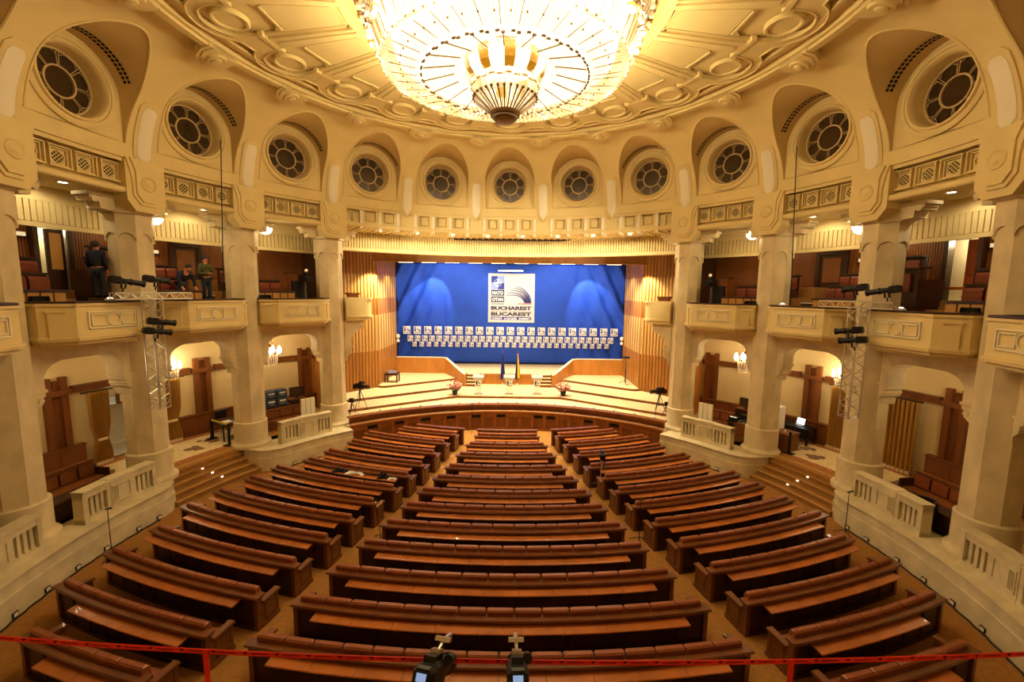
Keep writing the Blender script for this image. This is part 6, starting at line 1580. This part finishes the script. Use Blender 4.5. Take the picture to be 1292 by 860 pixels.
# cases on the left
for i, (k, z, h) in enumerate(((3.06, 1.82, .42), (2.94, 1.82, .42), (3.06, 2.26, .36), (2.94, 2.26, .36))):
    T = frame(-k, 14.75, z-.0); t = thing('equipment_case', 'blue grey equipment case, %s of the stack behind the left bench' % ('lower left', 'lower right', 'upper left', 'upper right')[i], 'case', pol(14.75, -k, z), 'stacked blue grey cases')
    mb = MB(); mb.rbox((0, 0, h/2), (.48, .5, h), .03, T); obj('body', mb, CASEB, t)
    mb = MB(); mb.bx(-.14, .14, -.262, -.24, h*.55, h*.72, T); obj('label_plate', mb, PRINTW, t); mb = MB(); mb.bx(-.1, .1, -.28, -.25, h*.3, h*.36, T); obj('handle', mb, ALU, t)
t = thing('table', 'plain table under the stacked blue cases on the left', 'table', pol(14.75, -3.0, .9)); T = frame(-3.0, 14.75, .9)
mb = MB(); mb.bx(-.7, .7, -.35, .35, .86, .92, T); obj('table_top', mb, WOODD, t)
for sx in (-.62, .62):
    for sy in (-.28, .28): mb = MB(); mb.bx(sx-.03, sx+.03, sy-.03, sy+.03, 0, .86, T); obj('leg', mb, BLACK, t)
def monitor(k, r, z, label, sc=1, lit=False):
    T = frame(k, r, z); t = thing('monitor', label, 'monitor', pol(r, k, z), None)
    mb = MB(); mb.bx(-.32*sc, .32*sc, -.05, .05, .12, .12+.42*sc, T); obj('screen_housing', mb, BLACK, t); mb = MB(); mb.bx(-.28*sc, .28*sc, -.055, -.05, .16, .10+.38*sc, T); obj('screen', mb, GLASSD, t)
    mb = MB(); mb.bx(-.12, .12, -.1, .1, 0, .02, T); mb.bx(-.03, .03, -.02, .02, 0, .14, T); obj('stand', mb, BLACK, t)
monitor(-2.72, 15.3, 1.9, 'dark flat monitor behind the left bench next to the stage', 1.1)
t = thing('side_table', 'low dark cabinet under the monitor behind the left bench', 'cabinet', pol(15.3, -2.72, .9)); mb = MB(); T = frame(-2.72, 15.3, .9); mb.bx(-.4, .4, -.25, .25, 0, .96, T); obj('body', mb, WOODD, t); mb = MB(); mb.bx(-.43, .43, -.28, .28, .96, 1.0, T); obj('top', mb, WOODM, t)
# right: video desk
t = thing('table', 'wooden desk covered with video gear behind the right balustrade', 'table', pol(13.6, 3.2, .9)); mb = MB(); mb.arcbox(13.1, 14.0, 1.62, 1.68, 3.07, 3.30); obj('table_top', mb, WOODD, t)
for k in (3.08, 3.29):
    mb = MB(); mb.arcbox(13.15, 13.95, .9, 1.62, k-.008, k+.008, 1); obj('leg', mb, WOODD, t)
for i, (k, r, w, d, h, m, lab, z) in enumerate(((3.10, 13.4, .4, .4, .22, BLACK, 'black video mixer on the right desk nearest the stage', 1.68), (3.2, 13.5, .5, .5, .12, GREYM, 'grey flat control panel on the right video desk', 1.68), (3.17, 13.85, .5, .25, .3, BLACK, 'black recorder at the back of the right video desk', 1.68), (3.26, 13.4, .4, .36, .06, PRINTW, 'white papers on the right video desk', 1.68))):
    T = frame(k, r, z); t = thing('video_equipment', lab, 'equipment', pol(r, k, z), None); mb = MB(); mb.rbox((0, 0, h/2), (w, d, h), .015, T); obj('body', mb, m, t)
    mb = MB()
    for q in range(4): mb.box((-w*.3+w*.2*q, -d*.3, h+.005), (.03, .03, .012), T)
    obj('buttons', mb, FOOTL if i == 0 else GREYM, t)
monitor(3.02, 15.3, 1.9, 'dark flat monitor behind the right video desk', 1.0)
t = thing('side_table', 'low dark cabinet under the monitor behind the right video desk', 'cabinet', pol(15.3, 3.02, .9)); mb = MB(); T = frame(3.02, 15.3, .9); mb.bx(-.4, .4, -.25, .25, 0, .96, T); obj('body', mb, WOODD, t); mb = MB(); mb.bx(-.43, .43, -.28, .28, .96, 1.0, T); obj('top', mb, WOODM, t)
t = thing('equipment_cabinet', 'white framed black equipment rack beside the right column', 'cabinet', pol(14.2, 3.42, .9)); T = frame(3.42, 14.2, .9)
mb = MB(); mb.bx(-.35, .35, -.3, .3, 0, 1.75, T); obj('body', mb, PRINTW, t); mb = MB(); mb.bx(-.27, .27, -.32, -.29, .1, 1.65, T); obj('front', mb, BLACK, t)
mb = MB(); mb.lathe([(0, 0), (.05, 0), (.05, .2), (.02, .26), (0, .3)], 10, frame(3.42, 14.2, 2.65)); o = obj('bottle', mb, PRINTW, smooth=True); tag(o, 'white bottle on top of the equipment rack beside the right column', 'bottle')
t = thing('chair', 'wooden armchair turned sideways behind the right balustrade by the video desk', 'chair', pol(12.9, 3.25, .9)); T = frame(3.25, 12.75, .9) @ Matrix.Rotation(.5, 4, 'Z')
mb = MB(); mb.bx(-.25, .25, -.25, .25, .42, .50, T); obj('seat', mb, LEATHER, t); mb = MB(); mb.bx(-.25, .25, -.28, -.22, .5, 1.02, T); obj('backrest', mb, WOODM, t)
for sx in (-.22, .22):
    for sy in (-.23, .22): mb = MB(); mb.bx(sx-.025, sx+.025, sy-.025, sy+.025, 0, .42, T); obj('leg', mb, WOODM, t)
# laptop desk on the right
t = thing('table', 'black desk with an open lit laptop on the right gallery', 'table', pol(15.2, 3.52, .9)); T = frame(3.50, 15.45, .9)
mb = MB(); mb.bx(-1.0, .75, -.4, .4, .72, .77, T); obj('table_top', mb, BLACK, t); mb = MB(); mb.bx(-.95, .7, -.34, -.31, .3, .72, T); obj('front_panel', mb, BLACK, t)
for sx in (-.94, .68):
    for sy in (-.34, .34): mb = MB(); mb.bx(sx-.04, sx+.04, sy-.04, sy+.04, 0, .72, T); obj('leg', mb, BLACK, t)
t = thing('laptop', 'open laptop with bright screen on the black desk on the right', 'laptop', pol(15.4, 3.52, 1.67)); T2 = frame(3.50, 15.45, 1.67) @ Matrix.Translation((.12, 0, 0)) @ Matrix.Rotation(-.15, 4, 'Z')
mb = MB(); mb.bx(-.2, .2, -.16, .12, 0, .025, T2); obj('keyboard_base', mb, GREYM, t); mb = MB(); M2 = T2 @ Matrix.Translation((0, .12, .02)) @ Matrix.Rotation(-.25, 4, 'X'); mb.bx(-.2, .2, 0, .02, 0, .32, M2); obj('lid', mb, GREYM, t); mb = MB(); mb.bx(-.18, .18, -.006, 0, .02, .30, M2); obj('screen', mb, SCREENW, t)
t = thing('chair', 'dark office chair pushed to the black laptop desk', 'chair', pol(15.3, 3.3, .9)); T = frame(3.32, 15.0, .9)
mb = MB(); mb.rbox((0, 0, .47), (.46, .44, .09), .03, T); obj('seat', mb, BLACK, t); mb = MB(); mb.rbox((-.02, .22, .82), (.44, .07, .5), .03, T); obj('backrest', mb, BLACK, t); mb = MB(); mb.tube((0, 0, .08), (0, 0, .44), .03, n=8, T=T)
for q in range(5): mb.tube((0, 0, .1), (.26*cos(q*1.257), .26*sin(q*1.257), .03), .018, n=6, T=T)
obj('leg', mb, GREYM, t)
t = thing('wooden_cabinet', 'plain brown wood cabinet at the top of the right steps', 'cabinet', pol(13.85, 3.60, .9)); T = frame(3.60, 13.85, .9); mb = MB(); mb.bx(-.32, .35, -.4, .4, 0, .76, T); obj('body', mb, WOODM, t); mb = MB(); mb.bx(-.35, .38, -.43, .43, .76, .80, T); obj('top', mb, WOODM, t)
mb = MB(); mb.lathe([(0, 0), (.04, 0), (.05, .1), (.045, .1), (.03, .01), (0, .01)], 12, frame(3.61, 13.75, 1.7)); o = obj('cup', mb, PRINTW, smooth=True); tag(o, 'white cup on the brown cabinet at the top of the right steps', 'cup')
def queue_post(k, r, label):
    t = thing('barrier_post', label, 'post', pol(r, k, .9), 'black barrier posts'); T = frame(k, r, .9)
    mb = MB(); mb.bx(-.2, .2, -.15, .15, 0, .04, T); obj('base', mb, BLACK, t); mb = MB(); mb.bx(-.04, .04, -.04, .04, .04, .95, T); obj('pole', mb, BLACK, t)
queue_post(-3.64, 14.8, 'black barrier post farther from the left steps, under the yellow tape'); queue_post(-3.655, 13.35, 'black barrier post nearer to the left steps, beside the column'); queue_post(3.70, 13.5, 'black barrier post at the top of the right steps')
t = thing('yellow_tape', 'yellow tape strung between the two black posts beside the left column', 'tape', pol(14.1, -3.65, 1.8)); a, b = Vector(pol(14.8, -3.64, 1.80)), Vector(pol(13.35, -3.655, 1.82)); mb = MB(); d = Vector((0, 0, .04)); mb.add([a-d, b-d, b+d, a+d, a-d+Vector((.01, 0, 0)), b-d+Vector((.01, 0, 0)), b+d+Vector((.01, 0, 0)), a+d+Vector((.01, 0, 0))], [(0, 1, 2, 3), (7, 6, 5, 4), (0, 4, 5, 1), (3, 2, 6, 7)]); obj('strip', mb, YELLOWT, t)
t = thing('table', 'dark table with papers behind the yellow tape on the left', 'table', pol(14.3, -3.52, .9)); T = frame(-3.52, 14.4, .9); mb = MB(); mb.bx(-.5, .5, -.5, .5, .72, .76, T); obj('table_top', mb, BLACK, t)
for sx in (-.45, .45):
    for sy in (-.45, .45): mb = MB(); mb.bx(sx-.025, sx+.025, sy-.025, sy+.025, 0, .72, T); obj('leg', mb, BLACK, t)
mb = MB(); mb.box((-.1, -.1, .775), (.3, .4, .03), T); o = obj('paper', mb, PRINTW); tag(o, 'white papers on the dark table behind the yellow tape', 'paper')
t = thing('chair', 'black chair behind the dark table with papers on the left', 'chair', pol(15.3, -3.47, .9)); T = frame(-3.47, 15.3, .9)
mb = MB(); mb.rbox((0, 0, .46), (.46, .44, .07), .03, T); obj('seat', mb, BLACK, t); mb = MB(); mb.rbox((0, .22, .85), (.5, .08, .42), .03, T); obj('backrest', mb, BLACK, t)
for sx in (-.2, .2):
    for sy in (-.18, .2): mb = MB(); mb.tube((sx, sy, 0), (sx, sy, .44), .018, n=6, T=T); obj('leg', mb, GREYM, t)
t = thing('chair', 'black rounded armchair behind the right balustrade beside the far column', 'chair', pol(12.35, 5.15, .9)); T = frame(5.15, 12.35, .9)
mb = MB(); mb.lathe([(.30, .3), (.33, .6), (.30, .86), (.24, .86), (.26, .6), (.24, .3)], 14, T, a0=-.3, a1=pi+.3); obj('backrest', mb, BLACK, t, smooth=True); mb = MB(); mb.lathe([(0, .28), (.28, .28), (.3, .42), (.26, .47), (0, .47)], 14, T); obj('seat', mb, BLACK, t, smooth=True)
mb = MB(); mb.tube((0, 0, 0), (0, 0, .3), .05, n=8, T=T); mb.lathe([(0, 0), (.24, 0), (.24, .03), (0, .05)], 12, T); obj('leg', mb, GREYM, t)
for k, r, lab in ((-4.98, 12.3, 'nearer'), (-4.9, 12.75, 'farther')):
    T = frame(k, r, 1.48 if r > 12.5 else 1.0); 
# ------------------------------------------------------------------ chandelier
ch = thing('chandelier', 'huge round crystal chandelier with gilt lower basket hanging from the centre of the ceiling', 'chandelier', (0, 0, 14.7))
rr = random.Random(11)
mb = MB(); mb.lathe([(3.0, 14.62), (2.75, 13.45), (2.6, 13.34), (1.3, 13.40), (1.1, 13.48), (1.1, 14.62)], 72); obj('lit_diffuser', mb, LAMPW, ch, smooth=True)
mb = MB(); g = MB()
for i in range(132):                       # outer tier of slanting rods
    a = 2*pi*i/132; c, s = cos(a), sin(a); h = rr.random()
    mb.tube((3.55*c, 3.55*s, 14.5), (3.02*c, 3.02*s, 13.22-.05*(i % 2)), .032, .026, 5)
    a2 = a+pi/132; g.tube((3.60*cos(a2), 3.60*sin(a2), 14.50), (3.06*cos(a2), 3.06*sin(a2), 13.26-.05*(i % 3)), .012, n=4)
    for q in range(2):
        z = 13.55+.5*q+.3*rr.random(); r = 3.02+(z-13.2)*.41+.06+.05*rr.random(); M = Matrix.Rotation(a, 4, 'Z')
        mb.box((r, 0, z), (.10, .09, .10), M)
        g.box((r+.03, 0, z+.07), (.15, .12, .02), M)
obj('outer_crystal_tier', mb, CRYSTAL, ch); obj('outer_gilt_frame', g, GOLD, ch)
mb = MB(); g = MB()
for i in range(150):                       # radial bars under the rim
    a = 2*pi*i/150; c, s = cos(a), sin(a)
    mb.tube((3.02*c, 3.02*s, 13.18), (2.15*c, 2.15*s, 13.10), .036, .026, 5)
    mb.box((3.04, 0, 13.16), (.07, .10, .10), Matrix.Rotation(a, 4, 'Z'))
    if i % 2 == 0: g.box((3.08, 0, 13.13), (.03, .04, .04), Matrix.Rotation(a, 4, 'Z'))
    if i % 3 == 0: g.box((2.62, 0, 13.10), (.03, .04, .03), Matrix.Rotation(a, 4, 'Z'))
    if i % 4 == 0: g.tube((2.9*c, 2.9*s, 13.13), (2.25*c, 2.25*s, 13.06), .010, n=4)
obj('lower_crystal_disc', mb, CRYSTAL, ch); obj('disc_gilt_beads', g, GOLD, ch)
mb = MB(); g = MB()
for i in range(80):                        # inner ring of bars
    a = 2*pi*i/80; c, s = cos(a), sin(a)
    mb.tube((2.1*c, 2.1*s, 13.02), (1.15*c, 1.15*s, 13.22), .034, .024, 5)
    if i % 4 == 0: g.tube((2.08*c, 2.08*s, 12.98), (1.3*c, 1.3*s, 13.16), .016, n=4)
    g.box((2.12, .05*(i % 2), 12.99+.03*(i % 2)), (.05, .09, .035), Matrix.Rotation(a, 4, 'Z'))
obj('inner_crystal_ring', mb, CRYSTAL, ch); obj('inner_gilt_ring', g, GOLD, ch)
mb = MB(); g = MB()
for i in range(20):                        # drum of curved gilt and crystal panels
    a0, a1 = 2*pi*i/20, 2*pi*(i+.82)/20; prof = [(1.05, 13.45), (1.06, 13.28), (1.0, 13.10), (.86, 12.94)]
    (g if i % 2 else mb).lathe(prof, 3, None, None, a0, a1)
    a = 2*pi*(i+.9)/20; mb.tube((1.08*cos(a), 1.08*sin(a), 13.46), (.88*cos(a), .88*sin(a), 12.92), .026, n=5)
for i in range(26):
    a = 2*pi*i/26; mb.ball((.90*cos(a), .90*sin(a), 12.88+.04*(i % 2)), .06, 7, 5); g.box((.86, 0, 12.82-.03*(i % 2)), (.03, .16, .03), Matrix.Rotation(a, 4, 'Z'))
mb.lathe([(.82, 12.92), (.70, 12.52)], 24)
obj('crystal_drum', mb, CRYSTAL, ch); obj('gilt_drum_panels', g, GILTD, ch)
mb = MB(); g = MB()
for i in range(40):
    a = 2*pi*i/40; c, s = cos(a), sin(a); mb.tube((.80*c, .80*s, 12.86), (.76*c, .76*s, 12.50), .026, n=5)
for i in range(32):                        # gilt basket
    a = 2*pi*i/32; c, s = cos(a), sin(a)
    g.tube((.80*c, .80*s, 12.54+.05*(i % 2)), (.34*c, .34*s, 12.20), .024, .016, 5); mb.tube((.79*cos(a+.1), .79*sin(a+.1), 12.52), (.34*cos(a+.1), .34*sin(a+.1), 12.21), .03, .014, 5); g.ball((.82*c, .82*s, 12.56), .04, 6, 4); mb.ball((.76*c, .76*s, 12.62), .05, 6, 4)
g.lathe([(0, 12.30), (.36, 12.24), (.40, 12.20), (.38, 12.14), (.33, 12.12), (.33, 12.08), (.27, 12.06)], 28)
obj('crystal_tubes', mb, CRYSTAL, ch); obj('gilt_basket', g, GOLD, ch)
mb = MB(); mb.lathe([(.27, 12.07), (.25, 12.0), (.17, 11.97), (0, 11.95)], 24); obj('finial', mb, mat('dark_brass', rgb(120, 84, 40), .35, .2, 8, metal=.8), ch, smooth=True)
mb = MB(); mb.lathe([(.5, 14.7), (.5, 14.62), (3.55, 14.62), (3.6, 14.7)], 48); obj('ceiling_plate', mb, GOLD, ch)
# ------------------------------------------------------------------ lights (mostly near modelled lamps; some, like the floods, have no fixture)
WARM = (1, .79, .44); WARM2 = (1, .82, .52)
def plight(nm, loc, power, col=WARM, r=.12):
    l = bpy.data.lights.new(nm, 'POINT'); l.energy = power; l.color = col; l.shadow_soft_size = r
    o = bpy.data.objects.new(nm, l); COL.objects.link(o); o.location = loc; return o
def slight(nm, loc, tgt, power, ang, col=WARM2, blend=.5, r=.08):
    l = bpy.data.lights.new(nm, 'SPOT'); l.energy = power; l.color = col; l.spot_size = radians(ang); l.spot_blend = blend; l.shadow_soft_size = r
    o = bpy.data.objects.new(nm, l); COL.objects.link(o); o.location = loc
    o.rotation_euler = (Vector(tgt)-Vector(loc)).to_track_quat('-Z', 'Y').to_euler(); return o
for i in range(14):                     # the chandelier's bulbs
    a = 2*pi*(i+.5)/14; plight('chandelier_bulb', (3.34*cos(a), 3.34*sin(a), 13.40), 140, WARM, .12)
for k, r, z in ((-3.22, 12.75, 9.96), (3.23, 12.75, 9.97), (-4.29, 12.75, 9.8), (4.29, 12.75, 9.78)): plight('globe_light', pol(r, k, z), 30)
for k, r, z in ((-3.81, 15.3, 4.35), (3.80, 15.3, 4.35), (-3.02, 14.6, 4.9), (3.02, 14.6, 4.9), (-5.0, 14.6, 5.0), (5.0, 14.6, 5.0)): plight('sconce_light', pol(r, k, z), 34)
for i, k in enumerate((-1.85, -1.34, -.83, -.32, .195, .705, 1.215, 1.73)):
    p = pol(12.5, k, 10.54); q = pol(13.4, k, 0); slight('soffit_spot', p, q, 170, 172, WARM2, .2)
for k in (-4.90, -3.79, 3.79, 4.90):
    slight('gallery_spot', pol(13.5, k, 10.60), pol(14.6, k, 6), 60, 160)
for k in (-1.6, -.8, 0, .8, 1.6): slight('front_spot', pol(12.2, k, 10.5), pol(10.4, k, 0), 2800, 70, WARM2, .8)
for k in (-5.0, -4.05, -3.15, 3.15, 4.05, 5.0): plight('gallery_ceiling_lamp', pol(15.0, k, 10.3), 75, WARM, .1)
for x in (-7.4, -4.4, -1.5, 1.5, 4.4, 7.4):
    slight('stage_lamp', (x, 17.6, 9.9), (x*.95, 16.3, 1), 2000, 84, (1, .84, .58), .6, .1)
for sg in (-1, 1):
    slight('wall_wash', (sg*7.9, 15.6, 9.3), (sg*9.6, 16.2, 5.5), 1300, 80, (1, .80, .46), .6)
    slight('wall_wash', (sg*7.2, 18.6, 9.8), (sg*8.7, 18.8, 5.0), 500, 80, (1, .80, .46), .6)
    slight('backdrop_spot', (sg*5.4, 20.9, 9.7), (sg*6.5, 22.8, 6.4), 900, 60, (.95, .95, 1), .3)
    slight('backdrop_fill', (sg*4.2, 17.3, 9.7), (sg*4.6, 22.8, 4.8), 2100, 116, (1, .95, .88), .6)  # added wide fill to even out the backdrop, no lamp modelled here
    for kk, zz in ((4.70, 7.9), (4.95, 7.85)): slight('profile_spot', tuple(Vector(pol(10.6, sg*kk, zz))+Vector((-sg*.2, .35, 0))), (-sg*2.0, 18.5, 8.6), 2600, 46, WARM2, .8, .06)
    plight('corridor_light', pol(16.75, sg*4.53, 9.6), 80, (1, .86, .6))
slight('emblem_flood', (0, 18.0, 9.8), (0, 22.8, 5.8), 300, 90, (.92, .95, 1), .6)
plight('stairwell_light', pol(18.6, -4.1, 5.0), 110, (1, .9, .74))
w = bpy.data.worlds.new('world'); SC.world = w; w.use_nodes = True
w.node_tree.nodes['Background'].inputs['Color'].default_value = (.05, .035, .018, 1); w.node_tree.nodes['Background'].inputs['Strength'].default_value = .3
vs_ = SC.view_settings; SC.display_settings.display_device = 'sRGB'
vs_.view_transform = 'Standard'; vs_.look = 'None'; vs_.gamma = 1; vs_.use_curve_mapping = False; vs_.exposure = 0
